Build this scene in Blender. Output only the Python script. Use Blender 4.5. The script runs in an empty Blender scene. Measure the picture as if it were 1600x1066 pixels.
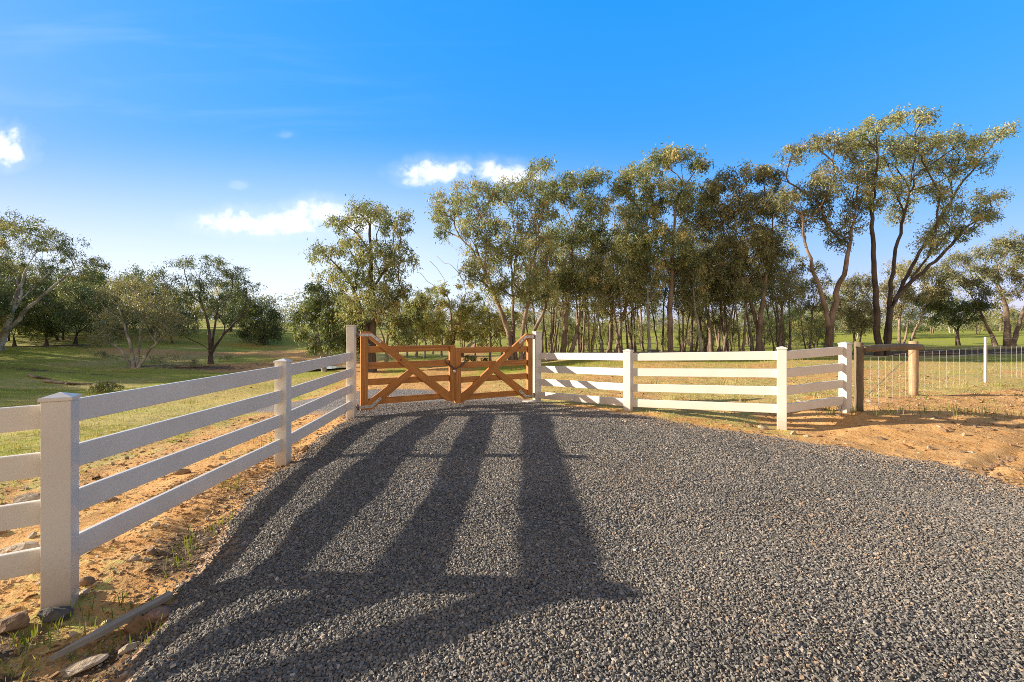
import bpy, bmesh, math, random
import numpy as np
from mathutils import Vector, Matrix

random.seed(7)
RNG = np.random.default_rng(11)
SC = bpy.context.scene
COL = SC.collection
R = math.radians

# ------------------------------------------------------------------ camera
F, CX, CY, CAMH = 711.0, 800.0, 515.0, 1.65     # focal length / principal point in photo pixels, eye height
cam_d = bpy.data.cameras.new("camera")
cam_d.sensor_width = 36.0
cam_d.lens = F / 1600.0 * 36.0
cam_d.shift_y = -(533.0 - CY) / 1600.0
cam_d.clip_end = 4000.0
cam = bpy.data.objects.new("camera", cam_d)
cam.location = (0, 0, CAMH)
cam.rotation_euler = (R(90), 0, 0)
COL.objects.link(cam)
SC.camera = cam

# ------------------------------------------------------------------ sun, sky, exposure
SUN_EL, SHADOW_AZ = 16.8, -5.0                   # shadows fall to the right, slightly away from the camera
sd = bpy.data.lights.new("sun", 'SUN')
sd.energy = 5.0
sd.angle = R(0.5)
sd.color = (1.0, 0.89, 0.735)
sun = bpy.data.objects.new("sun", sd)
ldir = Vector((math.cos(R(SHADOW_AZ)) * math.cos(R(SUN_EL)), math.sin(R(SHADOW_AZ)) * math.cos(R(SUN_EL)), -math.sin(R(SUN_EL))))
sun.rotation_euler = ldir.to_track_quat('-Z', 'Y').to_euler()
COL.objects.link(sun)


def nn(nt, t, **kw):
    n = nt.nodes.new(t)
    for k, v in kw.items():
        setattr(n, k, v)
    return n


def mth(nt, op, a, b=None, c=None, clamp=False):
    n = nn(nt, 'ShaderNodeMath', operation=op, use_clamp=clamp)
    for i, v in enumerate((a, b, c)):
        if v is None:
            continue
        if isinstance(v, (int, float)):
            n.inputs[i].default_value = v
        else:
            nt.links.new(v, n.inputs[i])
    return n.outputs[0]


def mixc(nt, fac, a, b, blend='MIX'):
    n = nn(nt, 'ShaderNodeMix', data_type='RGBA', blend_type=blend)
    for idx, v in ((0, fac), (6, a), (7, b)):
        if isinstance(v, (int, float)):
            n.inputs[idx].default_value = v
        elif isinstance(v, tuple):
            n.inputs[idx].default_value = (*v, 1.0) if len(v) == 3 else v
        else:
            nt.links.new(v, n.inputs[idx])
    return n.outputs[2]


def noise(nt, vec, scale, detail=4.0, rough=0.55, dist=0.0):
    n = nn(nt, 'ShaderNodeTexNoise')
    n.inputs['Scale'].default_value = scale
    n.inputs['Detail'].default_value = detail
    n.inputs['Roughness'].default_value = rough
    n.inputs['Distortion'].default_value = dist
    if vec is not None:
        nt.links.new(vec, n.inputs['Vector'])
    return n.outputs['Fac']


def smooth(nt, v, lo, hi):
    n = nn(nt, 'ShaderNodeMapRange', interpolation_type='SMOOTHSTEP')
    nt.links.new(v, n.inputs[0])
    n.inputs[1].default_value, n.inputs[2].default_value = lo, hi
    return n.outputs[0]


def ramp(nt, fac, stops):
    n = nn(nt, 'ShaderNodeValToRGB')
    cr = n.color_ramp
    while len(cr.elements) < len(stops):
        cr.elements.new(0.5)
    for e, (p, c) in zip(cr.elements, stops):
        e.position = p
        e.color = (*c, 1.0)
    nt.links.new(fac, n.inputs[0])
    return n.outputs[0]


world = bpy.data.worlds.new("World")
SC.world = world
world.use_nodes = True
wt = world.node_tree
wt.nodes.clear()
sky = nn(wt, 'ShaderNodeTexSky', sky_type='NISHITA', sun_disc=False)
sky.sun_elevation = R(SUN_EL)
sky.sun_rotation = math.atan2(-ldir.x, -ldir.y)
sky.altitude = 300
sky.air_density = 1.0
sky.dust_density = 0.5
sky.ozone_density = 3.0
hs = nn(wt, 'ShaderNodeHueSaturation')
hs.inputs['Saturation'].default_value = 1.35
hs.inputs['Value'].default_value = 1.45
wt.links.new(sky.outputs[0], hs.inputs['Color'])
# tone curve of the sky: the sun side and the zenith brought closer together, as in a graded photograph
ssp = nn(wt, 'ShaderNodeSeparateColor')
wt.links.new(hs.outputs[0], ssp.inputs[0])
scb = nn(wt, 'ShaderNodeCombineColor')
for i_, (k_, p_) in enumerate(((0.54, 0.72), (0.495, 0.34), (0.86, 0.14))):
    wt.links.new(mth(wt, 'MULTIPLY', mth(wt, 'POWER', mth(wt, 'MULTIPLY', ssp.outputs[i_], 0.168), p_), k_ / 0.168), scb.inputs[i_])
tc = nn(wt, 'ShaderNodeTexCoord')
sep = nn(wt, 'ShaderNodeSeparateXYZ')
wt.links.new(tc.outputs['Generated'], sep.inputs[0])
ysafe = mth(wt, 'MAXIMUM', sep.outputs[1], 0.02)
U = mth(wt, 'DIVIDE', sep.outputs[0], ysafe)
V = mth(wt, 'DIVIDE', sep.outputs[2], ysafe)
comb = nn(wt, 'ShaderNodeCombineXYZ')
wt.links.new(U, comb.inputs[0])
wt.links.new(V, comb.inputs[1])
cn = noise(wt, comb.outputs[0], 14.0, 7.0, 0.6, 0.3)
cn2 = noise(wt, comb.outputs[0], 42.0, 4.0, 0.6, 0.2)
cnz = mth(wt, 'ADD', mth(wt, 'MULTIPLY', mth(wt, 'SUBTRACT', cn, 0.5), 3.6), mth(wt, 'MULTIPLY', mth(wt, 'SUBTRACT', cn2, 0.5), 1.6))
CLOUDS = [(372, 350, 62, 22, 1), (420, 352, 60, 26, 1), (462, 348, 50, 26, 1), (500, 336, 56, 24, 1), (548, 348, 60, 22, .8), (340, 345, 36, 15, .75),
          (680, 272, 56, 24, 1), (712, 268, 32, 20, .95), (655, 284, 34, 12, .7), (780, 274, 48, 24, 1), (815, 276, 40, 20, .8),
          (8, 236, 42, 32, 1), (-14, 228, 40, 34, 1), (447, 211, 18, 8, .12), (374, 290, 16, 8, .14),
          (1400, 455, 70, 14, .35), (1560, 430, 60, 12, .3)]
tot = None
for (px, py, rx, ry, op) in CLOUDS:
    du = mth(wt, 'DIVIDE', mth(wt, 'SUBTRACT', U, (px - CX) / F), rx / F)
    dv = mth(wt, 'DIVIDE', mth(wt, 'SUBTRACT', V, (CY - py) / F), ry / F)
    # flatter underside: the lower half falls off faster
    dv = mth(wt, 'MULTIPLY', dv, mth(wt, 'MULTIPLY_ADD', mth(wt, 'LESS_THAN', dv, 0.0), 0.35, 1.0))
    rr = mth(wt, 'ADD', mth(wt, 'MULTIPLY', du, du), mth(wt, 'MULTIPLY', dv, dv))
    m = mth(wt, 'ADD', mth(wt, 'SUBTRACT', 1.0, rr), cnz)
    m2 = mth(wt, 'MULTIPLY', smooth(wt, m, -1.9, 1.4), op * .20)
    m = mth(wt, 'MAXIMUM', mth(wt, 'MULTIPLY', smooth(wt, m, -0.25, 1.35), op), m2)
    tot = m if tot is None else mth(wt, 'MAXIMUM', tot, m)
# thin high streaks on the sun side
mp = nn(wt, 'ShaderNodeMapping')
mp.inputs['Rotation'].default_value = (0, 0, R(16))
mp.inputs['Scale'].default_value = (1.2, 9.0, 1.0)
wt.links.new(comb.outputs[0], mp.inputs['Vector'])
st = noise(wt, mp.outputs[0], 1.6, 5.0, 0.55, 0.4)
st = mth(wt, 'MULTIPLY', smooth(wt, st, 0.45, 0.8), smooth(wt, mth(wt, 'MULTIPLY', U, -1.0), -0.15, 0.8))
st = mth(wt, 'MULTIPLY', st, mth(wt, 'MULTIPLY', smooth(wt, V, -0.02, 0.12), 0.09))
# pale veil low down towards the sun
veil = mth(wt, 'SUBTRACT', 1.0, smooth(wt, V, 0.0, 0.46))
veil = mth(wt, 'MULTIPLY', veil, mth(wt, 'MULTIPLY_ADD', smooth(wt, mth(wt, 'MULTIPLY', U, -1.0), -0.5, 0.45), 0.70, 0.26))
fwd = smooth(wt, sep.outputs[1], 0.02, 0.15)
low = mixc(wt, mth(wt, 'MULTIPLY', mth(wt, 'MAXIMUM', st, veil), fwd, clamp=True), scb.outputs[0], (4.9, 5.5, 6.0))
skyc = mixc(wt, mth(wt, 'MULTIPLY', mth(wt, 'MULTIPLY', tot, 0.95), fwd, clamp=True), low, (6.3, 6.25, 6.3))
# warm glow added low in the unseen sky behind the viewer, lifting shaded faces
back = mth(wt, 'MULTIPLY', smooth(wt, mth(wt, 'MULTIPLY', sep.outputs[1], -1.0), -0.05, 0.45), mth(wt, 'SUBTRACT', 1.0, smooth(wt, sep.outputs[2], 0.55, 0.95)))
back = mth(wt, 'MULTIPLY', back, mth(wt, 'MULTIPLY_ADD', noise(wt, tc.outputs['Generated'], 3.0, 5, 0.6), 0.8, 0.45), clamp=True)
zen = smooth(wt, sep.outputs[2], 0.60, 0.85)
skyc = mixc(wt, mth(wt, 'MULTIPLY', zen, 0.85), skyc, (1.0, 1.02, 1.1))
rear = mth(wt, 'MULTIPLY_ADD', smooth(wt, sep.outputs[1], -0.3, 0.2), 0.62, 0.38)  # unseen zenith and rear sky dimmed to cut the fill light
skyc = mixc(wt, 1.0, skyc, rear, 'MULTIPLY')
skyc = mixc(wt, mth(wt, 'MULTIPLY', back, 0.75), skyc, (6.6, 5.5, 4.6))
bg = nn(wt, 'ShaderNodeBackground')
bg.inputs['Strength'].default_value = 0.10
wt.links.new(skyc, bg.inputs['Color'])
wo = nn(wt, 'ShaderNodeOutputWorld')
wt.links.new(bg.outputs[0], wo.inputs[0])

SC.view_settings.view_transform = 'Standard'
SC.view_settings.look = 'None'
SC.view_settings.gamma = 1.0
SC.view_settings.exposure = 1.08
SC.view_settings.use_curve_mapping = False
SC.cycles.use_denoising = False
SC.cycles.use_adaptive_sampling = False
SC.cycles.max_bounces = 6
SC.cycles.diffuse_bounces = 3
SC.cycles.transmission_bounces = 3
SC.cycles.filter_width = 0.9
SC.cycles.sample_clamp_indirect = 3.0
world.cycles.sampling_method = 'MANUAL'
world.cycles.sample_map_resolution = 256


# ------------------------------------------------------------------ helpers
def P(px, py, d):
    """point seen at photo pixel (px, py) at depth d"""
    return np.array([(px - CX) * d / F, d, CAMH - (py - CY) * d / F])


def vnoise(x, y, scale, seed=0):
    x = np.asarray(x, float) / scale + seed * 17.31
    y = np.asarray(y, float) / scale + seed * 9.17
    xi, yi = np.floor(x).astype(np.int64), np.floor(y).astype(np.int64)
    fx, fy = x - xi, y - yi
    fx, fy = fx * fx * (3 - 2 * fx), fy * fy * (3 - 2 * fy)

    def h(a, b):
        n = (a * 374761393 + b * 668265263 + seed * 974711) & 0xffffffff
        n = ((n ^ (n >> 13)) * 1274126177) & 0xffffffff
        return ((n ^ (n >> 16)) & 0xffff) / 65535.0
    return ((h(xi, yi) * (1 - fx) + h(xi + 1, yi) * fx) * (1 - fy) + (h(xi, yi + 1) * (1 - fx) + h(xi + 1, yi + 1) * fx) * fy) * 2 - 1


def set_attr(me, name, arr, kind='FLOAT', dom='POINT'):
    a = me.attributes.new(name, kind, dom)
    if kind == 'FLOAT':
        a.data.foreach_set('value', np.asarray(arr, np.float32).ravel())
    else:
        a.data.foreach_set('color', np.asarray(arr, np.float32).ravel())


def mesh_np(name, verts, faces, k):
    """mesh from arrays; faces is (M, k)"""
    verts = np.asarray(verts, np.float32)
    faces = np.asarray(faces, np.int32)
    me = bpy.data.meshes.new(name)
    me.vertices.add(len(verts))
    me.vertices.foreach_set('co', verts.ravel())
    me.loops.add(len(faces) * k)
    me.loops.foreach_set('vertex_index', faces.ravel())
    me.polygons.add(len(faces))
    me.polygons.foreach_set('loop_start', np.arange(0, len(faces) * k, k, dtype=np.int32))
    me.polygons.foreach_set('use_smooth', np.zeros(len(faces), bool))
    me.update(calc_edges=True)
    return me


def link(name, me, mat=None, parent=None):
    o = bpy.data.objects.new(name, me)
    COL.objects.link(o)
    if mat is not None and me is not None and not me.materials:
        me.materials.append(mat)
    if parent is not None:
        o.parent = parent
    return o


def tag(o, label=None, cat=None, group=None, kind=None):
    if label:
        o['label'] = label
    if cat:
        o['category'] = cat
    if group:
        o['group'] = group
    if kind:
        o['kind'] = kind
    return o


def empty(name, loc, rz=0.0):
    o = bpy.data.objects.new(name, None)
    o.location = loc
    o.rotation_euler = (0, 0, rz)
    o.empty_display_size = 0.2
    COL.objects.link(o)
    return o


def copy_tree(o, parent=None):
    c = o.copy()
    COL.objects.link(c)
    if parent is not None:
        c.parent = parent
    for ch in o.children:
        copy_tree(ch, c)
    return c


class MB:
    """collects bevelled boxes, prisms and tubes into ONE mesh"""

    def __init__(self):
        self.bm = bmesh.new()

    def box(self, c, ex, ey, ez, dims, bevel=0.0, taper=1.0):
        ex, ey, ez = Vector(ex).normalized(), Vector(ey).normalized(), Vector(ez).normalized()
        c = Vector(c)
        vs = []
        for sz in (-1, 1):
            for sy in (-1, 1):
                for sx in (-1, 1):
                    t = taper if sz > 0 else 1.0
                    vs.append(self.bm.verts.new(c + ex * (sx * dims[0] / 2 * t) + ey * (sy * dims[1] / 2 * t) + ez * (sz * dims[2] / 2)))
        fs = [self.bm.faces.new([vs[i] for i in f]) for f in ((0, 2, 3, 1), (4, 5, 7, 6), (0, 1, 5, 4), (2, 6, 7, 3), (0, 4, 6, 2), (1, 3, 7, 5))]
        if bevel > 0:
            es = list({e for f in fs for e in f.edges})
            bmesh.ops.bevel(self.bm, geom=es, offset=bevel, segments=2, affect='EDGES', profile=0.5)
        return self

    def prism(self, pts, n, depth, bevel=0.0):
        """outline pts (in a plane) pushed along n by depth"""
        n = Vector(n).normalized() * depth
        a = [self.bm.verts.new(Vector(p)) for p in pts]
        b = [self.bm.verts.new(Vector(p) + n) for p in pts]
        k = len(pts)
        fs = [self.bm.faces.new(a), self.bm.faces.new(b[::-1])]
        for i in range(k):
            fs.append(self.bm.faces.new((a[i], b[i], b[(i + 1) % k], a[(i + 1) % k])))
        bmesh.ops.recalc_face_normals(self.bm, faces=fs)
        if bevel > 0:
            es = list({e for f in fs for e in f.edges})
            bmesh.ops.bevel(self.bm, geom=es, offset=bevel, segments=2, affect='EDGES', profile=0.5)
        return self

    def tube(self, pts, radii, sides=8, caps=True):
        pts = [Vector(p) for p in pts]
        if isinstance(radii, (int, float)):
            radii = [radii] * len(pts)
        rings = []
        for i, p in enumerate(pts):
            t = (pts[min(i + 1, len(pts) - 1)] - pts[max(i - 1, 0)]).normalized()
            ref = Vector((0, 0, 1)) if abs(t.z) < 0.9 else Vector((1, 0, 0))
            u = t.cross(ref).normalized()
            v = t.cross(u).normalized()
            rings.append([self.bm.verts.new(p + (u * math.cos(2 * math.pi * k / sides) + v * math.sin(2 * math.pi * k / sides)) * radii[i]) for k in range(sides)])
        for a, b in zip(rings, rings[1:]):
            for k in range(sides):
                f = self.bm.faces.new((a[k], a[(k + 1) % sides], b[(k + 1) % sides], b[k]))
                f.smooth = True
        if caps:
            self.bm.faces.new(rings[0][::-1])
            self.bm.faces.new(rings[-1])
        return self

    def build(self, name, mat, parent=None, origin=None):
        bmesh.ops.recalc_face_normals(self.bm, faces=self.bm.faces[:])
        if origin is not None:
            bmesh.ops.translate(self.bm, verts=self.bm.verts[:], vec=-Vector(origin))
        me = bpy.data.meshes.new(name)
        self.bm.to_mesh(me)
        self.bm.free()
        return link(name, me, mat, parent)


# ------------------------------------------------------------------ materials
def new_mat(name):
    m = bpy.data.materials.new(name)
    m.use_nodes = True
    nt = m.node_tree
    bs = nt.nodes['Principled BSDF']
    return m, nt, bs


def obj_coord(nt):
    return nn(nt, 'ShaderNodeTexCoord').outputs['Object']


def add_bump(nt, bs, h, strength=0.3, dist=0.02):
    b = nn(nt, 'ShaderNodeBump')
    b.inputs['Strength'].default_value = strength
    b.inputs['Distance'].default_value = dist
    nt.links.new(h, b.inputs['Height'])
    nt.links.new(b.outputs[0], bs.inputs['Normal'])


def m_vinyl():
    m, nt, bs = new_mat("white_vinyl")
    geo = nn(nt, 'ShaderNodeNewGeometry')
    n1 = noise(nt, geo.outputs['Position'], 3.0, 5, 0.6)
    n2 = noise(nt, geo.outputs['Position'], 60.0, 3, 0.6)
    c = ramp(nt, n1, [(0.3, (0.64, 0.59, 0.505)), (0.75, (0.735, 0.685, 0.60))])
    c = mixc(nt, mth(nt, 'MULTIPLY', smooth(nt, n2, 0.58, 0.8), 0.26), c, (0.45, 0.36, 0.27))
    # splashed soil at the foot of posts
    sp = nn(nt, 'ShaderNodeSeparateXYZ')
    nt.links.new(geo.outputs['Position'], sp.inputs[0])
    foot = mth(nt, 'SUBTRACT', 1.0, smooth(nt, mth(nt, 'SUBTRACT', sp.outputs[2], mth(nt, 'MULTIPLY', n2, 0.22)), -0.05, 0.30))
    c = mixc(nt, mth(nt, 'MULTIPLY', foot, 0.55), c, (0.42, 0.28, 0.16))
    nt.links.new(c, bs.inputs['Base Color'])
    bs.inputs['Roughness'].default_value = 0.38
    add_bump(nt, bs, n1, 0.06, 0.01)
    return m


def m_wood(name, c1, c2, scale=(3, 40, 40), rough=0.6, knots=0.0, axis_attr=False):
    m, nt, bs = new_mat(name)
    uv = obj_coord(nt)
    if axis_attr:
        a = nn(nt, 'ShaderNodeAttribute', attribute_name='grain')
        uv = a.outputs['Vector']
    mp = nn(nt, 'ShaderNodeMapping')
    mp.inputs['Scale'].default_value = scale
    nt.links.new(uv, mp.inputs['Vector'])
    n = noise(nt, mp.outputs[0], 1.0, 6, 0.6, 0.8)
    c = ramp(nt, n, [(0.28, c1), (0.72, c2)])
    big = noise(nt, uv, 2.3, 3, 0.5)
    c = mixc(nt, mth(nt, 'MULTIPLY', smooth(nt, big, 0.45, 0.75), 0.35), c, tuple(v * 0.55 for v in c1))
    if knots:
        v = nn(nt, 'ShaderNodeTexVoronoi')
        v.inputs['Scale'].default_value = 3.2
        nt.links.new(uv, v.inputs['Vector'])
        k = mth(nt, 'SUBTRACT', 1.0, smooth(nt, v.outputs['Distance'], 0.03, 0.085))
        c = mixc(nt, mth(nt, 'MULTIPLY', k, knots), c, (0.03, 0.012, 0.006))
    nt.links.new(c, bs.inputs['Base Color'])
    bs.inputs['Roughness'].default_value = rough
    add_bump(nt, bs, n, 0.25, 0.006)
    return m


def m_metal(name, col, rough=0.4, metallic=0.9):
    m, nt, bs = new_mat(name)
    n = noise(nt, obj_coord(nt), 35.0, 4)
    c = ramp(nt, n, [(0.3, tuple(v * 0.75 for v in col)), (0.7, col)])
    nt.links.new(c, bs.inputs['Base Color'])
    bs.inputs['Roughness'].default_value = rough
    bs.inputs['Metallic'].default_value = metallic
    return m


def m_rock(name, c1, c2, scale=14.0):
    m, nt, bs = new_mat(name)
    co = obj_coord(nt)
    n = noise(nt, co, scale, 7, 0.65, 0.4)
    n2 = noise(nt, co, scale * 5, 4, 0.6)
    c = ramp(nt, n, [(0.3, c1), (0.7, c2)])
    nt.links.new(c, bs.inputs['Base Color'])
    bs.inputs['Roughness'].default_value = 0.9
    add_bump(nt, bs, mth(nt, 'ADD', n, mth(nt, 'MULTIPLY', n2, 0.4)), 0.6, 0.02)
    return m


def m_tint(name, stops, rough=0.9, bump=True, spec=0.3):
    """colour chosen per piece by the mesh attribute 'tint'"""
    m, nt, bs = new_mat(name)
    a = nn(nt, 'ShaderNodeAttribute', attribute_name='tint')
    c = ramp(nt, a.outputs['Fac'], stops)
    geo = nn(nt, 'ShaderNodeNewGeometry')
    n = noise(nt, geo.outputs['Position'], 130.0, 3)
    c = mixc(nt, mth(nt, 'MULTIPLY', mth(nt, 'SUBTRACT', n, 0.3), 0.8, clamp=True), c, tuple(v * 0.45 for v in stops[0][1]))
    nt.links.new(c, bs.inputs['Base Color'])
    bs.inputs['Roughness'].default_value = rough
    bs.inputs['Specular IOR Level'].default_value = spec
    return m


def m_leaf(name, stops, transl=0.3):
    m, nt, bs = new_mat(name)
    a = nn(nt, 'ShaderNodeAttribute', attribute_name='tint')
    oi = nn(nt, 'ShaderNodeObjectInfo')
    t = mth(nt, 'ADD', a.outputs['Fac'], mth(nt, 'MULTIPLY', mth(nt, 'SUBTRACT', oi.outputs['Random'], 0.5), 0.22), clamp=True)
    c = ramp(nt, t, stops)
    nt.links.new(c, bs.inputs['Base Color'])
    bs.inputs['Roughness'].default_value = 0.5
    bs.inputs['Specular IOR Level'].default_value = 0.35
    tr = nn(nt, 'ShaderNodeBsdfTranslucent')
    cw = mixc(nt, 1.0, c, (1.25, 1.2, 0.65), 'MULTIPLY')
    nt.links.new(cw, tr.inputs['Color'])
    mx = nn(nt, 'ShaderNodeMixShader')
    mx.inputs[0].default_value = transl
    nt.links.new(bs.outputs[0], mx.inputs[1])
    nt.links.new(tr.outputs[0], mx.inputs[2])
    nt.links.new(mx.outputs[0], nt.nodes['Material Output'].inputs['Surface'])
    return m


def m_bark(name, dark, mid, pale, palef):
    m, nt, bs = new_mat(name)
    co = obj_coord(nt)
    mp = nn(nt, 'ShaderNodeMapping')
    mp.inputs['Scale'].default_value = (5, 5, 0.9)
    nt.links.new(co, mp.inputs['Vector'])
    n = noise(nt, mp.outputs[0], 2.0, 6, 0.65, 0.6)
    big = noise(nt, co, 0.9, 3, 0.5)
    c = ramp(nt, n, [(0.3, dark), (0.65, mid)])
    c = mixc(nt, mth(nt, 'MULTIPLY', smooth(nt, big, 0.42, 0.6), palef), c, pale)
    nt.links.new(c, bs.inputs['Base Color'])
    bs.inputs['Roughness'].default_value = 0.9
    add_bump(nt, bs, n, 0.7, 0.05)
    return m


M = {}
M['vinyl'] = m_vinyl()
M['gate'] = m_wood("oiled_orange_timber", (0.28, 0.094, 0.013), (0.60, 0.240, 0.040), scale=(1.6, 34, 34), rough=0.5, knots=0.9, axis_attr=True)
M['steel'] = m_metal("galvanised_steel", (0.62, 0.60, 0.58), 0.42, 0.85)
M['bolt'] = m_metal("dull_bolt_steel", (0.30, 0.27, 0.25), 0.5, 0.8)
M['chain'] = m_metal("dark_chain_steel", (0.20, 0.16, 0.13), 0.5, 0.8)
M['log'] = m_wood("weathered_pine_log", (0.26, 0.17, 0.09), (0.47, 0.34, 0.19), scale=(26, 26, 1.5), rough=0.8, knots=0.5)
M['oldlog'] = m_wood("grey_brown_old_log", (0.10, 0.075, 0.045), (0.24, 0.18, 0.11), scale=(22, 22, 2.0), rough=0.9, knots=0.4)
M['stake'] = m_wood("weathered_grey_stake", (0.20, 0.175, 0.14), (0.44, 0.39, 0.31), scale=(2, 50, 50), rough=0.85, axis_attr=True)
M['picket'] = m_metal("white_painted_picket", (0.78, 0.76, 0.72), 0.5, 0.0)
M['wire'] = m_metal("galvanised_wire", (0.72, 0.74, 0.74), 0.5, 0.1)
M['rock_dark'] = m_rock("dark_field_stone", (0.045, 0.042, 0.04), (0.14, 0.125, 0.105))
M['rock_brown'] = m_rock("brown_field_stone", (0.12, 0.07, 0.04), (0.30, 0.19, 0.10))
M['rock_pale'] = m_rock("pale_field_stone", (0.26, 0.19, 0.12), (0.50, 0.40, 0.28))
M['rock_pink'] = m_rock("pinkish_field_stone", (0.16, 0.09, 0.065), (0.32, 0.20, 0.15))
M['gravel_stone'] = m_tint("crushed_bluestone", [(0.0, (0.085, 0.080, 0.072)), (0.35, (0.170, 0.156, 0.134)), (0.65, (0.262, 0.234, 0.192)),
                                                (0.86, (0.35, 0.295, 0.235)), (0.94, (0.38, 0.255, 0.155)), (1.0, (0.52, 0.47, 0.40))], rough=0.75)
M['clod'] = m_tint("dry_earth_clod", [(0.0, (0.20, 0.10, 0.04)), (0.5, (0.36, 0.21, 0.095)), (0.85, (0.46, 0.31, 0.16)), (1.0, (0.55, 0.45, 0.32))], rough=0.95)
M['blade'] = m_leaf("grass_blade", [(0.0, (0.072, 0.126, 0.017)), (0.45, (0.192, 0.234, 0.036)), (0.75, (0.384, 0.324, 0.096)), (1.0, (0.576, 0.456, 0.192))], 0.3)
GUM = [(0.0, (0.074, 0.113, 0.058)), (0.35, (0.194, 0.243, 0.121)), (0.65, (0.350, 0.361, 0.158)), (0.88, (0.496, 0.435, 0.185)), (1.0, (0.609, 0.455, 0.220))]
M['gum'] = m_leaf("gum_leaves", GUM, 0.32)
M['gum_dark'] = m_leaf("dark_green_gum_leaves", [(0.0, (0.046, 0.074, 0.030)), (0.5, (0.134, 0.175, 0.065)), (0.85, (0.252, 0.258, 0.085)), (1.0, (0.353, 0.298, 0.103))], 0.3)
M['gum_brown'] = m_leaf("brownish_gum_leaves", [(0.0, (0.091, 0.113, 0.059)), (0.5, (0.259, 0.263, 0.131)), (0.85, (0.406, 0.353, 0.172)), (1.0, (0.535, 0.405, 0.208))], 0.3)
M['gum_gold'] = m_leaf("golden_gum_leaves", [(0.0, (0.116, 0.147, 0.054)), (0.5, (0.315, 0.334, 0.114)), (0.85, (0.464, 0.422, 0.144)), (1.0, (0.580, 0.468, 0.181))], 0.33)
M['bark'] = m_bark("rough_brown_bark", (0.07, 0.048, 0.034), (0.23, 0.160, 0.110), (0.42, 0.31, 0.225), 0.5)
M['bark_dark'] = m_bark("dark_ironbark", (0.030, 0.022, 0.017), (0.105, 0.074, 0.053), (0.20, 0.145, 0.105), 0.35)
M['bark_pale'] = m_bark("pale_smooth_bark", (0.12, 0.10, 0.08), (0.36, 0.31, 0.26), (0.58, 0.53, 0.46), 0.8)


def m_ground():
    m, nt, bs = new_mat("paddock_ground")
    geo = nn(nt, 'ShaderNodeNewGeometry')
    pos = geo.outputs['Position']
    z = nn(nt, 'ShaderNodeAttribute', attribute_name='zone')
    s = nn(nt, 'ShaderNodeSeparateColor')
    nt.links.new(z.outputs['Color'], s.inputs[0])
    g, lit, lush = s.outputs[0], s.outputs[1], s.outputs[2]
    nA = noise(nt, pos, 0.55, 5, 0.6)
    nB = noise(nt, pos, 3.2, 5, 0.65, 0.3)
    nC = noise(nt, pos, 17.0, 5, 0.7)
    nD = noise(nt, pos, 70.0, 3, 0.7)
    dirt = ramp(nt, mth(nt, 'ADD', mth(nt, 'MULTIPLY', nB, 0.6), mth(nt, 'MULTIPLY', nC, 0.4)),
                [(0.28, (0.36, 0.145, 0.034)), (0.42, (0.54, 0.285, 0.095)), (0.60, (0.64, 0.385, 0.16)), (0.75, (0.70, 0.50, 0.27))])
    dirt = mixc(nt, smooth(nt, nD, 0.62, 0.78), dirt, (0.20, 0.10, 0.045))
    dry = ramp(nt, nC, [(0.3, (0.332, 0.265, 0.077)), (0.7, (0.616, 0.493, 0.176))])
    green = ramp(nt, nC, [(0.3, (0.212, 0.240, 0.028)), (0.7, (0.408, 0.402, 0.059))])
    gm = smooth(nt, mth(nt, 'ADD', lush, mth(nt, 'MULTIPLY', mth(nt, 'SUBTRACT', mth(nt, 'ADD', mth(nt, 'MULTIPLY', nA, .5), mth(nt, 'MULTIPLY', nB, .5)), 0.5), 1.6)), 0.3, 0.7)
    grass = mixc(nt, gm, dry, green)
    fac = smooth(nt, mth(nt, 'ADD', g, mth(nt, 'ADD', mth(nt, 'MULTIPLY', mth(nt, 'SUBTRACT', nB, 0.5), 1.3), mth(nt, 'MULTIPLY', mth(nt, 'SUBTRACT', nC, 0.5), 1.0))), 0.38, 0.62)
    c = mixc(nt, fac, dirt, grass)
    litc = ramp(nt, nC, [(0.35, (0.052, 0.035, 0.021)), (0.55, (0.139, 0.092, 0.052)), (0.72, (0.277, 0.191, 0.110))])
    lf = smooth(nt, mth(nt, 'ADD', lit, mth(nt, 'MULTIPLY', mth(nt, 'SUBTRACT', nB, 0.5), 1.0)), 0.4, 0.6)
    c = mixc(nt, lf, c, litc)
    nt.links.new(c, bs.inputs['Base Color'])
    bs.inputs['Roughness'].default_value = 0.95
    bs.inputs['Specular IOR Level'].default_value = 0.15
    h = mth(nt, 'ADD', mth(nt, 'MULTIPLY', nB, 1.1), mth(nt, 'ADD', mth(nt, 'MULTIPLY', nC, 0.45), mth(nt, 'MULTIPLY', nD, 0.12)))
    add_bump(nt, bs, h, 0.7, 0.075)
    return m


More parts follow.
